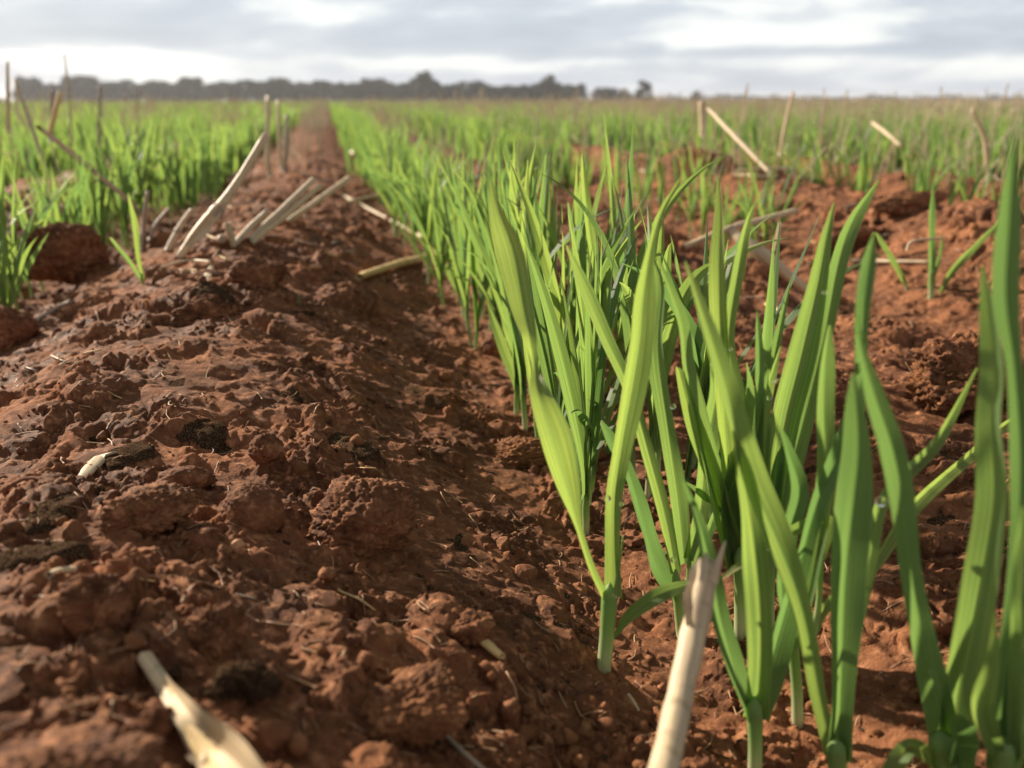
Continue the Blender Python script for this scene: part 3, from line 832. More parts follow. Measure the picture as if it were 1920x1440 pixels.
# ------------------------------------------------------------------ seedlings of the rows
def proto_plant(seed):
    r = random.Random(seed)
    parts = []
    sh = r.uniform(0.018, 0.034)
    lean = np.array([r.uniform(-.12, .12), r.uniform(-.12, .12), 1.0])
    sp = np.array([[0, 0, -0.006], [0, 0, 0.006], lean * sh * 0.6, lean * sh])
    Q = catmull(np.vstack([sp, sp[-1] + (sp[-1] - sp[-2]) * 0.5]), 10)
    V, Fx, U = tube(Q, np.array([.0020, .0019, .0018, .0018, .0018, .0018, .0018, .0016, .0011, .0002]), 7, False)
    U = np.stack([U[:, 0], U[:, 1] / U[:, 1].max()], -1)
    parts.append(('stem', make_mesh('stem', V, Fx, M_STEM, U)))
    nl = r.choice([4, 5, 5, 6])
    a0 = r.uniform(0, 6.28)
    for k in range(nl):
        L = r.uniform(0.115, 0.150) if k < 4 else r.uniform(0.05, 0.11)
        az = a0 + k * math.pi + r.uniform(-.7, .7)
        tilt = r.uniform(0.05, 0.38) if k < 4 else r.uniform(0.25, 0.7)
        curve = r.uniform(-0.18, 0.55) if r.random() < 0.8 else r.uniform(0.8, 1.5)
        W = r.uniform(0.0050, 0.0082)
        start = lean * sh * r.uniform(0.75, 1.0)
        n = 16
        P = [start]; ang = tilt
        wob = r.uniform(-.3, .3)
        for i in range(n - 1):
            t = i / (n - 1)
            ang = tilt * min(1.0, t * 4 + 0.3) + curve * t * t
            a = az + wob * t
            d = np.array([math.sin(ang) * math.cos(a), math.sin(ang) * math.sin(a), math.cos(ang)])
            P.append(P[-1] + d * L / (n - 1))
        P = np.array(P); t = np.linspace(0, 1, n)
        Wd = W * (0.5 + 0.5 * sstep(0, 0.4, t)) * (1 - np.clip((t - 0.4) / 0.6, 0, 1) ** 1.9)
        Wd = np.maximum(Wd, 0.0002)
        tw = r.uniform(-1.6, 1.6)
        sa = az + math.pi / 2 + r.uniform(-0.8, 0.8) + tw * t
        S = np.stack([np.cos(sa), np.sin(sa), 0 * sa], -1)
        V, Fx, U = blade(P, Wd, S, r.uniform(0.15, 0.34), 5)
        parts.append(('leaf', make_mesh('leaf', V, Fx, M_LEAF, U)))
    return parts


PROTOS = [proto_plant(100 + i) for i in range(18)]


def place_plant(x, y, label, group, scale=1.0):
    root = bpy.data.objects.new('wheat_seedling', None); COL.objects.link(root)
    root.empty_display_size = 0.01
    root.location = (x, y, zat(x, y) - 0.001); root.rotation_euler = (0, 0, random.random() * 6.28); root.scale = (scale,) * 3
    tag(root, label, 'wheat seedling', group)
    for nm, me in random.choice(PROTOS):
        link(nm, me, root)


def hgt(x, y):
    return 0.92 + 0.14 * float(pn(x / 0.5, y / 0.5, 90))


def in_view(x, y, m=R(34)):
    return abs(math.atan2(x, y) - PSI) < m


def row_x(k, y):
    return ROW0 + k * PITCH_R + 0.012 * float(pn(y / 0.35, k * 3.3, 91))


cnt = 0
for px, py in [(1395, 1010), (1335, 965), (1215, 930), (1300, 880)]:
    B_ = gpick(px, py)
    place_plant(B_[0], B_[1], 'green wheat seedling in the crowded middle row, behind the big front plants', 'wheat seedlings receding along the middle row', random.uniform(0.85, 1.05))
    cnt += 1
YEND = {0: 1.8, -1: 1.6, 1: 1.9}
y = 0.33
while y < YEND[0]:
    x = row_x(0, y) + max(random.gauss(0, 0.021), -0.020 - 0.01 * float(sstep(0.6, 1.2, y))) + 0.014 * (1 - float(sstep(0.45, 0.9, y)))
    place_plant(x, y, 'green wheat seedling in the crowded middle row, behind the big front plants', 'wheat seedlings receding along the middle row', hgt(x, y) * random.uniform(0.88, 1.06))
    cnt += 1
    y += random.uniform(0.0055, 0.0165) * (0.85 + y * 0.25)
Gc = gpick(122, 545); Dc = float((Gc - CAM).dot(hf))
for px, py in [(4, 566), (22, 560), (40, 556), (58, 552), (14, 545), (76, 500), (100, 480), (150, 470), (200, 470)]:
    B_ = pick(px, py)
    place_plant(B_[0], B_[1], 'green wheat seedling in the row half hidden behind the bare soil ridge', 'wheat seedlings in the row behind the bare ridge', random.uniform(0.68, 0.85))
    cnt += 1
y = 0.42
while y < YEND[-1]:
    x = row_x(-1, y) + random.gauss(0, 0.016) - 0.012
    q_ = np.array([x, y, 0.04]) - CAM; sx = 960 + F * q_.dot(rt) / q_.dot(fw)
    if in_view(x, y) and not (70 < sx < 230 and q_.dot(hf) < Dc + 0.05):
        place_plant(x, y, 'green wheat seedling in the row half hidden behind the bare soil ridge', 'wheat seedlings in the row behind the bare ridge', hgt(x, y) * random.uniform(0.88, 1.05))
        cnt += 1
    y += random.uniform(0.010, 0.028) * (0.8 + y * 0.2)
y = 0.90
while y < YEND[1]:
    x = row_x(1, y) + random.gauss(0, 0.018)
    if in_view(x, y) and (float(pn(y / 0.16, 5.5, 92)) > -0.3 or y > 1.2):
        place_plant(x, y, 'smaller wheat seedling in the gappy row beyond the open furrow', 'wheat seedlings in the gappy row', hgt(x, y) * random.uniform(0.62, 0.95))
        cnt += 1
    y += random.uniform(0.018, 0.046)
y = 0.95
while y < 2.4 and cnt < 284:
    x = row_x(2, y) + random.gauss(0, 0.018)
    if in_view(x, y):
        place_plant(x, y, 'wheat seedling in the second row beyond the open furrow, nearly level with the horizon', 'wheat seedlings in the second row beyond', hgt(x, y) * random.uniform(0.7, 1.0))
        cnt += 1
    y += random.uniform(0.016, 0.036)
y2 = y
print('placed seedlings', cnt, y2)


# ------------------------------------------------------------------ far crop and stubble, vectorised
def field_blades(name, B, L, W, az, tilt, curve, face, tone, mat, K=5, label=None, taper=True):
    N = len(B); t = np.linspace(0, 1, K + 1)
    ang = tilt[:, None] + curve[:, None] * t[None] ** 2
    d = np.stack([np.sin(ang) * np.cos(az)[:, None], np.sin(ang) * np.sin(az)[:, None], np.cos(ang)], -1) * (L / K)[:, None, None]
    P = B[:, None] + np.concatenate([np.zeros((N, 1, 3)), np.cumsum(d[:, :-1], 1)], 1)
    prof = ((0.55 + 0.45 * np.sin(np.pi * np.clip(t * 1.3, 0, 1))) * (1 - t ** 3) if taper else np.ones(K + 1))
    S = np.stack([np.cos(face), np.sin(face), 0 * face], -1)
    off = S[:, None] * (W[:, None] * prof[None] * 0.5)[..., None]
    V = np.stack([P - off, P + off], 2)
    idx = np.arange(N)[:, None] * (2 * (K + 1)) + 2 * np.arange(K)[None]
    Fx = np.stack([idx, idx + 1, idx + 3, idx + 2], -1).reshape(-1, 4)
    uv = np.zeros((N, K + 1, 2, 2)); uv[..., 0, 0] = 0.0; uv[..., 1, 0] = 1.0; uv[..., 1] = t[None, :, None] * (1 if taper else 0.9)
    tn = np.repeat(tone, 2 * (K + 1))
    return V.reshape(-1, 3), Fx, uv.reshape(-1, 2), tn


def row_points(y0, y1, dens, kmin, kmax, lateral, first=None):
    out = []
    for k in range(kmin, kmax + 1):
        ya = first.get(k, y0) if first else y0
        if ya >= y1: continue
        n = int(dens * (y1 - ya))
        ys = ya + (y1 - ya) * rng.random(n)
        xs = ROW0 + k * PITCH_R + 0.012 * pn(ys / 0.35, np.full(n, k * 3.3), 91) + rng.normal(size=n) * lateral
        ok = np.abs(np.arctan2(xs, ys) - PSI) < R(38)
        out.append(np.stack([xs[ok], ys[ok], np.full(ok.sum(), k)], -1))
    return np.concatenate(out)


def p_left(pts):
    return pts[:, 0] < ROW0 - 0.2


def add_wheat(collect, pts, leaves, Ls, Ws):
    n = len(pts)
    if n == 0: return
    z = base_height(pts[:, 0], pts[:, 1])
    for _ in range(leaves):
        right = sstep(0.5, 2.2, pts[:, 0] - 0.25 * pts[:, 1] + 0.2)
        keep = rng.random(n) < (1 - 0.12 * right) * np.where(p_left(pts), 0.62, 1.0) * (0.55 + 0.45 * sstep(-0.5, 0.1, pn(pts[:, 0] / 0.9, pts[:, 1] / 0.9, 95)))
        p = pts[keep]; m = len(p)
        B = np.stack([p[:, 0] + rng.normal(size=m) * 0.008, p[:, 1] + rng.normal(size=m) * 0.008, z[keep] - 0.002], -1)
        L = Ls * rng.uniform(0.72, 1.05, m) * (0.95 + 0.16 * pn(p[:, 0] / 0.6, p[:, 1] / 0.6, 90)) * (1 - 0.08 * right[keep])
        collect.append(field_blades('', B, L, Ws * rng.uniform(0.7, 1.2, m), rng.random(m) * 6.28, rng.uniform(0.0, 0.30, m),
                                    rng.uniform(-0.1, 0.8, m), rng.random(m) * 6.28, rng.random(m), None, 5))


def join(collect, name, mat, label):
    off = 0; Fs = []
    for V, Fx, U, Tn in collect:
        Fs.append(Fx + off); off += len(V)
    me = make_mesh(name, np.concatenate([c[0] for c in collect]), np.concatenate(Fs), mat,
                   np.concatenate([c[2] for c in collect]), np.concatenate([c[3] for c in collect]))
    return tag(link(name, me), label, kind='stuff')


wheat = []
first = {0: YEND[0], -1: YEND[-1], 1: YEND[1], 2: y2, -2: 0.9}
add_wheat(wheat, row_points(0.9, 6, 110, -14, 16, 0.026, first), 5, 0.160, 0.0085)
add_wheat(wheat, row_points(6, 16, 34, -30, 44, 0.035), 4, 0.162, 0.014)
add_wheat(wheat, row_points(16, 45, 9, -60, 95, 0.06), 4, 0.166, 0.034)
n = 90000
rr_ = 45 * (400 / 45) ** rng.random(n); aa = PSI + (rng.random(n) - 0.5) * R(74)
add_wheat(wheat, np.stack([rr_ * np.sin(aa), rr_ * np.cos(aa), 0 * aa], -1), 1, 0.168, 0.18)
join(wheat, 'wheat_crop', M_LEAF_A, 'distant rows of green wheat merging into a green field')


def build_stubble():
    col = []
    def lot(n, r0, r1, w0, hmin, hmax, bias):
        r_ = r0 * (r1 / r0) ** rng.random(n); a = PSI + (rng.random(n) - 0.5) * R(74)
        x, y = r_ * np.sin(a), r_ * np.cos(a)
        # last year's rows ran between these; thickest on the far side of the open furrow
        side = sstep(-0.15, 0.2, a - PSI + 0.12)
        p = np.clip(pn(x / 1.3, y / 1.3, 97) * 0.8 + 0.34 + 0.56 * side * bias, 0.03, 1)
        k = rng.random(n) < p
        x, y, m = x[k], y[k], int(k.sum())
        t = (x - ROW0) / PITCH_R; near = r_[k] < 8
        x = np.where(near, x + (np.round(t - 0.5) + 0.5 - t) * PITCH_R * rng.uniform(0.5, 0.95, m), x)
        B = np.stack([x, y, base_height(x, y) - 0.002], -1)
        H = hmin + (hmax - hmin) * rng.random(m) ** 1.6
        lying = rng.random(m) < 0.3
        tilt = np.where(lying, rng.uniform(0.7, 1.5, m), np.abs(rng.normal(size=m)) * 0.22)
        ww = w0 * rng.uniform(0.6, 1.2, m)
        az = rng.random(m) * 6.28; f0 = rng.random(m) * 3.14; tn = rng.random(m)
        for j in range(2):       # two crossed strips: a stalk seen from any side
            col.append(field_blades('', B, H, ww, az, tilt, 0 * az, f0 + j * 1.57, tn, None, 2, taper=False))
    lot(1700, 1.5, 5, 0.0028, 0.04, 0.17, 1.0)
    lot(10000, 4, 14, 0.0050, 0.06, 0.19, 1.0)
    lot(13000, 12, 50, 0.012, 0.10, 0.22, 1.0)
    lot(12000, 40, 300, 0.06, 0.12, 0.34, 1.0)
    join(col, 'stubble', M_STRAW_A, 'dry straw stubble standing and leaning through the far crop')


build_stubble()


# ------------------------------------------------------------------ straws one can point at
def straw(label, pts, D=None, mat=None, name='straw_stalk', cat='straw', group='dry straws', hollow=True, ragged=0.5, flat=0.85, node=None, wob=0.3, n=14):
    """pts: (px, py, width px, mode) - 'g' lies on the ground there, a number is metres added to the base distance"""
    C_ = []; D0 = dist(pts[0][0], pts[0][1]) if D == 'pick' else D
    for p in pts:
        m = p[3] if len(p) > 3 else 'g'
        if m == 'g':
            P = gpick(p[0], p[1]); P[2] += size(p[2], P) * 0.42
            if D0 is None: D0 = float((P - CAM).dot(hf))
        else:
            P = at(p[0], p[1], D0 + m)
        C_.append([*P, size(p[2], P) / 2])
    Q = catmull(C_, n)
    r = random.Random(label)
    L = np.linalg.norm(Q[-1, :3] - Q[0, :3])
    for i in range(1, n - 1):
        Q[i, :3] += np.array([r.gauss(0, 1), r.gauss(0, 1), r.gauss(0, 1)]) * Q[i, 3] * 0.10 * wob
    Q[:, 3] *= np.array([1 + r.uniform(-.05, .05) for _ in range(n)])
    V, Fx, U = tube(Q[:, :3], Q[:, 3], 12, hollow, flat, ragged, r.randrange(999))
    org = Q[0, :3].copy()
    me = make_mesh(name, V - org, Fx, mat or M_STRAW, U)
    o = link(name, me, loc=org); tag(o, label, cat, group)
    if node is not None:        # the swollen joint of the stalk
        i = int(node * (n - 1)); c = Q[i, :3]; T = unit(Q[min(i + 1, n - 1), :3] - Q[i - 1, :3]); rr2 = Q[i, 3]
        s = np.linspace(-1, 1, 7)
        V, Fx, U = tube(c[None] + T[None] * (s * rr2 * 0.9)[:, None], rr2 * (1.02 + 0.18 * np.cos(s * 1.5)), 12, False, flat)
        link('node', make_mesh('node', V - org, Fx, M_STRAW_G, U), o)
    return o, Q, org


def husk(o, org, pts, D, tw=(10, 30), fold=0.25, name='husk', mat=None):
    """a dry papery sheath still on the straw"""
    C_ = []
    for p in pts:
        P = at(p[0], p[1], (dist(p[0], p[1]) if D == 'g' else D) + (p[3] if len(p) > 3 else 0)); C_.append([*P, size(p[2], P)])
    Q = catmull(C_, 18); P = Q[:, :3]
    T = unit(np.gradient(P, axis=0)); S = unit(np.cross(T, unit(CAM[None] - P))); N = np.cross(T, S)
    a = np.radians(np.linspace(*tw, 18)); S = S * np.cos(a)[:, None] + N * np.sin(a)[:, None]
    V, Fx, U = blade(P, np.maximum(Q[:, 3], 2e-4), S, fold, 7, wave=0.1)
    return link(name, make_mesh(name, V - org, Fx, mat or M_STRAW, U), o)


# the thick blurred straw standing up in front, torn at its top
o, Q, org = straw('thick pale straw leaning up in the foreground, top end torn to a point', [(1180, 1660, 72, -0.065), (1228, 1500, 62, -0.045), (1270, 1330, 52, -0.02), (1302, 1180, 47, 0), (1318, 1120, 45, 0.005), (1324, 1080, 42, 0.008), (1334, 1050, 32, 0.01)],
                  D=0.185, ragged=0.9, wob=0.6, n=22)
V, Fx, U = tube(catmull([at(1338, 1090, .190), at(1348, 1052, .1905), at(1360, 1014, .191)], 8), np.array([.0016, .0015, .0013, .0012, .0010, .0008, .0006, .0002]), 8, False, 0.6)
link('splinter', make_mesh('splinter', V - org, Fx, M_STRAW, U), o)
husk(o, org, [(1296, 1190, 14, -.004), (1290, 1130, 24, -.005), (1300, 1080, 26, -.005), (1312, 1046, 6, -.003)], 0.188, (-30, -50), 0.3, name='sheath')
# bottom left husky straw
o, Q, org = straw('cream straw with a split yellow husk lying at the bottom edge beside a clod', [(272, 1242, 34, 'g'), (310, 1296, 34, 'g'), (350, 1352, 32, 'g'), (420, 1440, 36, 'g'), (510, 1540, 40, 'g')], ragged=0.3, flat=0.6)
husk(o, org, [(300, 1278, 34, -.005), (345, 1335, 46, -.006), (385, 1385, 78, -.007), (440, 1440, 86, -.008), (520, 1530, 60, -.006)], 'g', (25, 5), 0.38)
husk(o, org, [(350, 1360, 16, -.008), (378, 1400, 34, -.009), (410, 1440, 40, -.009), (470, 1510, 30, -.009)], 'g', (-30, -10), 0.1, mat=M_STRAW_Y)
husk(o, org, [(372, 1400, 12, -.008), (372, 1424, 20, -.010), (352, 1416, 5, -.010)], 'g', (10, 30), 0.2)
straw('pale straw end poking in at the picture edge above a dark litter clump', [(-40, 860, 26, 0), (20, 945, 22, 0), (48, 975, 16, 0), (72, 1002, 22, 0)], D=0.30, ragged=0.3)
straw('yellowish cut straw lying across the ridge slope above the furrow', [(674, 525, 15), (745, 502, 16), (815, 484, 14)], mat=M_STRAW_Y, ragged=0.3)
straw('long thin greyish straw sloping down the ridge to the middle row', [(640, 368, 7), (730, 415, 8), (828, 466, 8)], mat=M_STRAW)
straw('bent straw with a pale broken end near the long thin one', [(650, 382, 7), (700, 372, 8), (722, 371, 10), (746, 388, 9)], mat=M_STRAW)
o, Q, org = straw('thickest straw of the heap, leaning steeply with an open frayed sheath', [(336, 482, 14, 0), (372, 435, 26, 0.01), (408, 393, 26, 0.02), (440, 350, 18, 0.03), (500, 252, 17, 0.05)], D='pick', node=0.42, ragged=0.4)
husk(o, org, [(350, 462, 10), (385, 425, 22, .012), (412, 392, 14, .02), (432, 376, 4, .03)], float((Q[0, :3] - CAM).dot(hf)) - 0.006)
for lab, p in [('uppermost long straw of the parallel bundle on the ridge', [(466, 450, 14, 0), (530, 392, 13, .03), (588, 336, 11, .06)]),
               ('middle long straw of the parallel bundle on the ridge', [(472, 456, 12, 0), (540, 400, 12, .03), (600, 348, 10, .06)]),
               ('lowest straw of the parallel bundle, set a little apart', [(532, 420, 10, .0), (590, 380, 12, .03), (655, 334, 12, .07)])]:
    straw(lab, p, D='pick')
straw('short straw stub beside the foot of the parallel bundle', [(440, 458, 12, 0), (470, 425, 13, .02), (502, 395, 12, .03)], D='pick')
straw('stubby upright pale straw end between the heap and the bundle', [(438, 462, 12, 0), (432, 440, 16, 0), (426, 418, 16, 0)], D='pick', ragged=0.3)
straw('short pale straw leaning left of the thickest one', [(314, 472, 14, 0), (330, 440, 14, .01), (342, 418, 12, .015), (360, 392, 9, .02)], D='pick', node=0.5)
straw('thin curved straw beside the short leaning one', [(280, 452, 8, 0), (292, 422, 9, .01), (318, 390, 7, .02)], D='pick', mat=M_STRAW_G)
straw('grey upright stub behind the lone small seedling', [(268, 470, 10, 0), (271, 410, 10, 0), (277, 358, 8, 0)], D=0.88, mat=M_STRAW_G)
straw('brown thin straw slanting down across the green row toward the heap', [(72, 238, 9, 0.25), (150, 300, 11, .15), (240, 375, 10, .05), (290, 425, 7, 0)], D=0.88, mat=M_STICK, n=18)
straw('tall standing stubble stalk on the ridge where it narrows', [(506, 330, 10, 0), (502, 290, 11, 0), (503, 180, 9, .02)], D='pick', group='standing stubble stalks')
straw('pair mate of the tall ridge stalk, nearer the middle row and shorter', [(534, 324, 9, 0), (537, 270, 10, 0), (538, 215, 8, .02)], D='pick', group='standing stubble stalks', mat=M_STRAW_G)
straw('second shorter stalk end against the tall ridge stalk', [(528, 318, 9, 0), (524, 260, 9, 0), (522, 188, 8, .02)], D='pick', group='standing stubble stalks')
straw('pale stalk at the picture edge leaning above the far green row', [(90, 330, 7, 0), (60, 240, 9, 0), (28, 150, 8, .02)], D=1.2, group='standing stubble stalks')
straw('short yellow stalk standing up to the tree line among the green', [(92, 255, 10, 0), (102, 215, 11, 0), (114, 172, 9, 0)], D=1.25, mat=M_STRAW_Y, group='standing stubble stalks')
straw('greyish stalk just beside the short yellow one', [(96, 265, 10, 0), (97, 220, 9, 0), (98, 170, 8, 0)], D=1.5, mat=M_STRAW_G, group='standing stubble stalks')
straw('dark thin stalk reaching highest into the sky over the tree line', [(136, 290, 6, 0), (130, 190, 5, 0), (121, 102, 3, 0)], D=1.5, group='standing stubble stalks')
straw('dark stub at the picture edge rising over the tree line', [(16, 250, 8, 0), (15, 180, 8, 0), (14, 116, 6, 0)], D=1.3, group='standing stubble stalks')
straw('faint stalk standing before the tree line beyond the left row', [(186, 280, 8, 0), (186, 220, 7, 0), (188, 160, 6, 0)], D=2.0, mat=M_STRAW_G, group='standing stubble stalks')
straw('long tan straw slanting down from the horizon beyond the middle row', [(1325, 200, 9, .25), (1380, 258, 10, .12), (1450, 330, 9, 0)], D=1.30)
straw('tan straw lying level on the clods beyond the middle row', [(1378, 332, 9), (1450, 336, 10), (1526, 338, 8)])
straw('shorter tan straw lying just above the level one', [(1380, 324, 7), (1440, 320, 8), (1505, 322, 7)])
straw('pale upright straw standing beyond the gappy row', [(1463, 292, 7, 0), (1472, 240, 8, 0), (1487, 172, 6, 0)], D=1.55, group='standing stubble stalks')
straw('faint straw leaning on the far crop near the picture edge', [(1636, 230, 8, .1), (1665, 252, 9, 0), (1692, 276, 8, -.05)], D=1.7)
straw('pale bent stalk hanging in the far crop by the picture edge', [(1852, 340, 8, 0), (1846, 260, 10, 0), (1822, 205, 6, 0)], D='pick', group='standing stubble stalks')
straw('upright stub standing just below the horizon past the middle row', [(1318, 255, 14, 0), (1318, 225, 15, 0), (1316, 190, 14, 0)], D=1.9, group='standing stubble stalks')
straw('cream straw propped up behind the front seedlings, rising to one end', [(1284, 462, 12, 0), (1370, 428, 14, 0), (1430, 412, 14, .01), (1492, 395, 13, .02)], D=0.78, node=0.45)
straw('broad pale flattened straw slanting down behind the front seedlings', [(1372, 436, 20, .03), (1420, 470, 28, .01), (1468, 508, 24, 0), (1516, 548, 14, -.01)], D=0.70, flat=0.9)
straw('small stub standing in the soil behind the crossed straws', [(1452, 470, 7, 0), (1458, 445, 9, 0), (1464, 418, 8, 0)], D=0.84, group='standing stubble stalks')
straw('thin orange straw lying on the open furrow soil', [(1436, 574, 9), (1465, 590, 10), (1492, 606, 8)], mat=M_STRAW_Y)
straw('thin level straw lying behind the single upright seedling', [(1598, 492, 8), (1670, 494, 9), (1746, 495, 8)])
straw('fine bent straw above the thin level one', [(1700, 470, 5, 0), (1712, 452, 5, 0), (1768, 447, 5, 0)], D=0.72)
straw('short split straw lying on the lower ridge slope', [(876, 1184, 22), (905, 1210, 26), (940, 1238, 20)], flat=0.6, mat=M_STRAW_Y, ragged=0.4)
straw('thin pale rootlet curving over smooth soil', [(608, 1078, 5), (635, 1108, 5), (672, 1124, 5), (704, 1146, 4)], mat=M_STRAW_Y, name='rootlet', cat='rootlet', hollow=False, group='rootlets on the soil')
straw('fine dark rootlet hanging by the rounded clod', [(585, 985, 3), (596, 1015, 3), (606, 1034, 3)], mat=M_STRAW_G, name='rootlet', cat='rootlet', hollow=False, group='rootlets on the soil')
straw('thin arched straw lying on the ridge top beside the lone small seedling', [(301, 504, 5), (350, 492, 7), (398, 493, 6)], mat=M_STRAW)
o, Q, org = straw('pale dry husk tip hanging below the arched straw', [(398, 500, 6), (392, 520, 14), (378, 546, 6)], flat=0.35, name='husk', cat='husk', hollow=False, group='husks on the soil')
straw('grey curled husk lying on dark litter on the ridge', [(148, 908, 12), (170, 888, 24), (192, 868, 24), (216, 852, 10)], mat=M_STRAW, flat=0.45, name='husk', cat='husk', hollow=False, group='husks on the soil')
straw('short pale chip of straw beside the pitted clod', [(92, 1084, 16), (116, 1078, 18), (142, 1074, 16)], mat=M_STRAW, group='short straw chips', name='straw_chip')
straw('thin grey straw running out at the bottom edge', [(838, 1385, 10), (870, 1415, 11), (915, 1455, 12)], mat=M_STRAW_G)
straw('tiny straw sliver on the shaded furrow floor', [(1178, 1305, 8), (1187, 1318, 8), (1198, 1336, 6)], group='short straw chips', name='straw_chip')
straw('stub of straw lying far along the ridge crest', [(640, 268, 7), (655, 275, 8), (668, 280, 7)])
straw('small pale chip lying on the ridge just past the straw bundle', [(655, 288, 9), (664, 292, 10), (672, 296, 8)], group='short straw chips', name='straw_chip')
straw('weathered brown stick lying on crumbs left of the rounded clods', [(60, 610, 10), (100, 588, 11), (136, 568, 9)], mat=M_STRAW_G, name='stick', cat='stick', hollow=False)
straw('level straw lying across the ridge behind the heap', [(430, 388, 6), (480, 378, 7), (522, 366, 6)], mat=M_STRAW_G)


r_ = random.Random(44)
BITS = [('short thin straw bit lying in the litter on the ridge crest near the straw heap', 'straw bits on the ridge crest', [(300, 640, 330, 520)], 26),
        ('short thin straw bit lying on the soil beyond the middle row', 'straw bits beyond the middle row', [(1180, 1880, 260, 560)], 26),
        ('thin straw bit lying on the near ridge slope', 'straw bits on the near ridge', [(40, 760, 640, 1250)], 9)]
for lab, grp, ((xa, xb, ya, yb),), cnt_ in BITS:
    for i in range(cnt_):
        px, py = r_.uniform(xa, xb), r_.uniform(ya, yb); th = r_.uniform(-.7, .7); L = r_.uniform(16, 46)
        w_ = r_.uniform(3, 6.5)
        straw(lab, [(px, py, w_), (px + L * math.cos(th) * .5, py - L * math.sin(th) * .35, w_), (px + L * math.cos(th), py - L * math.sin(th) * .6, w_ * .8)],
              mat=r_.choice([M_STRAW, M_STRAW_Y, M_STRAW_G]), group=grp, name='straw_bit', flat=0.6, n=7)


def pebble(label, px, py, rp, name, cat, mat, stretch=(1, 0.75, 1.3), group=None):
    V, Fx = ico(3)
    P = gpick(px, py); s = size(rp, P)
    V = V * (1 + 0.10 * pn(V[:, 0] * 1.9 + px, V[:, 1] * 1.9 + V[:, 2] * 1.3, 5)[:, None]) * np.array(stretch) * s
    o = link(name, make_mesh(name, V, Fx, mat, tone=np.zeros(len(V))), loc=P + np.array([0, 0, s * stretch[2] * 0.7]))
    o.rotation_euler = (0.2, 0.15, 0.4)
    tag(o, label, cat, group)


pebble('orange husked seed resting at the foot of the rounded clod', 446, 1040, 15, 'seed', 'seed', M_SEED)
pebble('small pale pebble between the straw heap and the bundle', 417, 455, 9, 'pebble', 'pebble', M_STRAW_G, (1, 1, 1))
pebble('pale pebble sitting on a clod beyond the gappy row', 1637, 402, 7, 'pebble', 'pebble', M_SEED, (1, 1, 0.8))
pebble('flat tan pebble on the ridge slope above the yellowish straw', 592, 503, 9, 'pebble', 'pebble', M_SEED, (1.4, 1, 0.5))


# dew drops hanging on the leaves
def dew(px, py, rp, D, label):
    V, Fx = ico(3); P = at(px, py, D); s = size(rp, P)
    V = V * s * np.array([1, 1, 0.9])
    o = link('dew_drop', make_mesh('dew_drop', V, Fx, M_DEW), loc=P)
    tag(o, label, 'dew drop', 'dew drops on the seedlings')


DA, DB, DI, DS = dist(1132, 1258), dist(1278, 1196), dist(1062, 800), dist(1440, 1190)
for px, py, rp, D, lab in [(1139, 935, 7, DA - .004, 'dew drop bulging from the midrib fold of the foremost seedling'), (1165, 945, 5, DA - .006, 'smaller dew drop across the fold on the foremost seedling'),
                           (1152, 1118, 4, DA - .006, 'dew drop at the sheath joint of the foremost seedling'),
                           (1262, 1050, 6, DB - .006, 'dew drop on the sheath of the slender seedling'), (1246, 1036, 4, DB - .006, 'tiny dew drop beside the larger one on the slender seedling'),
                           (1262, 762, 6, DB - .01, 'pair of joined dew beads on the slender seedling blade'),
                           (1035, 640, 4, DI - .004, 'top dew bead on the short curled leaf'), (1031, 660, 4, DI - .004, 'middle dew bead on the short curled leaf'), (1052, 700, 4, DI - .004, 'lowest dew bead on the short curled leaf'),
                           (1452, 712, 6, DS - .008, 'dew drop at the pale curled leaf tip'), (1370, 655, 4, DS - .004, 'dew drop on the edge of an upright crowded leaf'), (1442, 746, 5, DS - .006, 'dew drop below the pale curled leaf tip'),
                           (1652, 940, 11, dist(1567, 1500) + .010, 'largest bright dew drop gleaming behind the broad upright blade'), (1546, 548, 5, DS - .01, 'dew drop where two bright pointed leaves cross')]:
    dew(px, py, rp, D, lab)


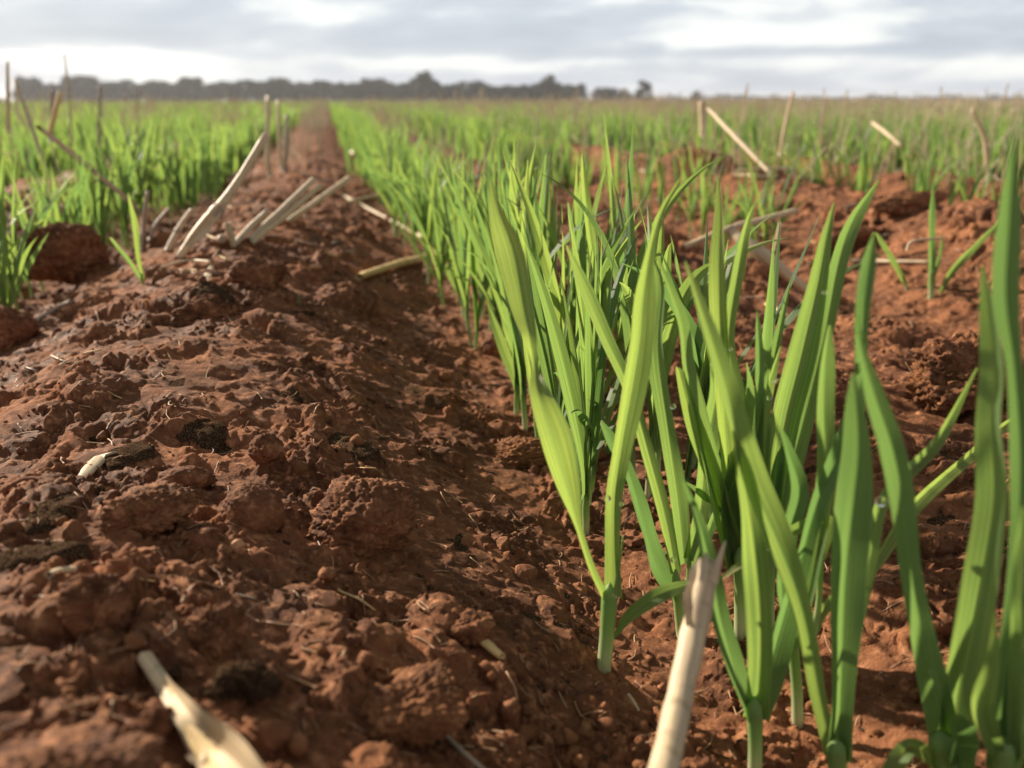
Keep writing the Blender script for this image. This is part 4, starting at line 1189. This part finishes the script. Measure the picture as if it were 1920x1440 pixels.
# ------------------------------------------------------------------ trees on the horizon
def tree_proto(seed, ragged=1.0):
    """unit height tree: tapered trunk with limbs, crown of many leaf sprays"""
    r = random.Random(seed)
    bag = Bag()
    V, Fx, U = tube(catmull([(0, 0, -0.05), (0.01, 0, 0.25), (-0.01, 0.01, 0.5), (0.0, 0, 0.85)], 10), np.linspace(0.028, 0.006, 10), 7, False); bag.add(V, Fx, U)
    blobs = []
    for k in range(9):
        a = r.uniform(0, 6.28); h = r.uniform(0.3, 0.88); q = r.uniform(0.1, 0.34) * (1.15 - abs(h - 0.5))
        c = (math.cos(a) * q, math.sin(a) * q, h); blobs.append((c, r.uniform(0.12, 0.22)))
        V, Fx, U = tube(catmull([(0, 0, h * 0.55), (c[0] * .5, c[1] * .5, h * 0.8), c], 6), np.linspace(0.012, 0.004, 6), 5, False); bag.add(V, Fx, U)
    for k in range(4): blobs.append(((r.uniform(-.3, .3), r.uniform(-.3, .3), r.uniform(.1, .28)), 0.2))
    blobs.append(((0, 0, 0.85), 0.15)); blobs.append(((0, 0, 0.5), 0.26))
    vs2, fs2 = [], []
    n = 0
    for (c, b) in blobs:
        for _ in range(95):
            d = np.array([r.gauss(0, 1) for _ in range(3)]); d /= np.linalg.norm(d)
            p = np.array(c) + d * b * r.random() ** 0.4 * np.array([1, 1, 0.8])
            e1 = unit(np.array([r.gauss(0, 1) for _ in range(3)])); e2 = unit(np.cross(e1, np.array([r.gauss(0, 1) for _ in range(3)])))
            s = r.uniform(0.018, 0.045)
            for q in ((-1, -.6), (1, -.5), (.8, .6), (-.7, .7)):
                vs2.append(p + e1 * q[0] * s + e2 * q[1] * s)
            fs2.append((n, n + 1, n + 2, n + 3)); n += 4
    return bag.mesh('trunk', M_TRUNK), make_mesh('crown', np.array(vs2), np.array(fs2), M_CROWN, smooth=False)


TREES = [tree_proto(7 + i) for i in range(5)]
prof = [(40, 142), (70, 144), (100, 152), (118, 152), (130, 140), (165, 140), (195, 148), (260, 148), (300, 150), (318, 148), (335, 150), (352, 139), (372, 142), (384, 153), (405, 154), (430, 148),
        (445, 146), (480, 151), (505, 144), (530, 142), (550, 150), (580, 147), (620, 150), (650, 151), (690, 146), (710, 142), (735, 152), (760, 152), (785, 140), (798, 134), (815, 146), (840, 155), (870, 150),
        (890, 148), (920, 149), (940, 158), (970, 156), (1000, 154), (1020, 152), (1030, 140), (1045, 150), (1060, 158), (1090, 152)]
px_, py_ = zip(*prof)


def plant_tree(px, ytop, wpx, dist_, label, group='dark trees of the far tree line'):
    D = dist_; P = at(px, 188, D)
    H = (188 - ytop) / F * D * 0.93 + 0.2
    root = bpy.data.objects.new('tree', None); COL.objects.link(root); root.location = (P[0], P[1], 0)
    s = wpx / F * D / 0.75
    root.scale = (s, s, H); root.rotation_euler = (0, 0, random.random() * 6.28)
    tag(root, label, 'tree', group)
    tr, cr = random.choice(TREES)
    link('trunk', tr, root); link('crown', cr, root)


x = 38.0
while x < 1088:
    plant_tree(x, float(np.interp(x, px_, py_)) + random.uniform(-1, 8), random.uniform(24, 42), random.uniform(380, 430), 'dark tree in the dense far tree line on the horizon')
    x += random.uniform(7, 11)
plant_tree(800, 132, 52, 375, 'tallest broad tree rising above the middle of the far tree line', 'distinct far trees')
plant_tree(1032, 138, 34, 375, 'pointed tall tree near the open end of the far tree line', 'distinct far trees')
for i, (px, yt, w_) in enumerate([(1120, 163, 30), (1136, 162, 32), (1154, 164, 30), (1172, 166, 30)]):
    plant_tree(px, yt, w_, 420, 'low dark tree in the small clump separated from the tree line by a gap', 'small clump of trees past the gap')
plant_tree(1303, 169, 18, 450, 'lone small round tree beyond the end of the clump', 'distinct far trees')
plant_tree(1205, 150, 36, 400, 'pale thin crowned lone tree standing just past the small clump', 'distinct far trees')


def far_woods():
    vs2, fs2 = [], []; n = 0
    for q in range(2600):
        px = random.uniform(1180, 2050) if random.random() < .8 else random.uniform(-200, 1180)
        hmax = 3.0 + 4.5 * max(0, float(pn(px / 38.0, 1.5, 99)) + 0.35)
        P = at(px, 188, random.uniform(1050, 1200)); z = random.random() * hmax
        s = random.uniform(1.2, 2.6)
        e1 = unit(rng.normal(size=3)); e2 = unit(np.cross(e1, rng.normal(size=3)))
        for a, b in ((-1, -1), (1, -1), (1, 1), (-1, 1)):
            vs2.append(np.array([P[0], P[1], z]) + e1 * a * s + e2 * b * s)
        fs2.append((n, n + 1, n + 2, n + 3)); n += 4
    tag(link('far_woods', make_mesh('far_woods', np.array(vs2), np.array(fs2), M_CROWN, smooth=False)), 'thin dark line of very distant woods on the horizon', kind='stuff')


far_woods()


# ------------------------------------------------------------------ haze
def haze():
    m = bpy.data.materials.new('haze'); m.use_nodes = True
    w = NT(m.node_tree); w.n.clear()
    out = w.node('ShaderNodeOutputMaterial'); pv = w.node('ShaderNodeVolumePrincipled')
    pv.inputs['Color'].default_value = (0.86, 0.92, 1.0, 1); pv.inputs['Density'].default_value = 0.0003; pv.inputs['Anisotropy'].default_value = 0.3
    w.l.new(pv.outputs[0], out.inputs['Volume'])
    s = 2500.0; z0, z1 = -1.0, 15.0
    V = [(-s, -s, z0), (s, -s, z0), (s, s, z0), (-s, s, z0), (-s, -s, z1), (s, -s, z1), (s, s, z1), (-s, s, z1)]
    Fx = [(0, 3, 2, 1), (4, 5, 6, 7), (0, 1, 5, 4), (1, 2, 6, 5), (2, 3, 7, 6), (3, 0, 4, 7)]
    tag(link('haze', make_mesh('haze', V, Fx, m, smooth=False)), 'thin pale haze over the field', kind='stuff')


haze()
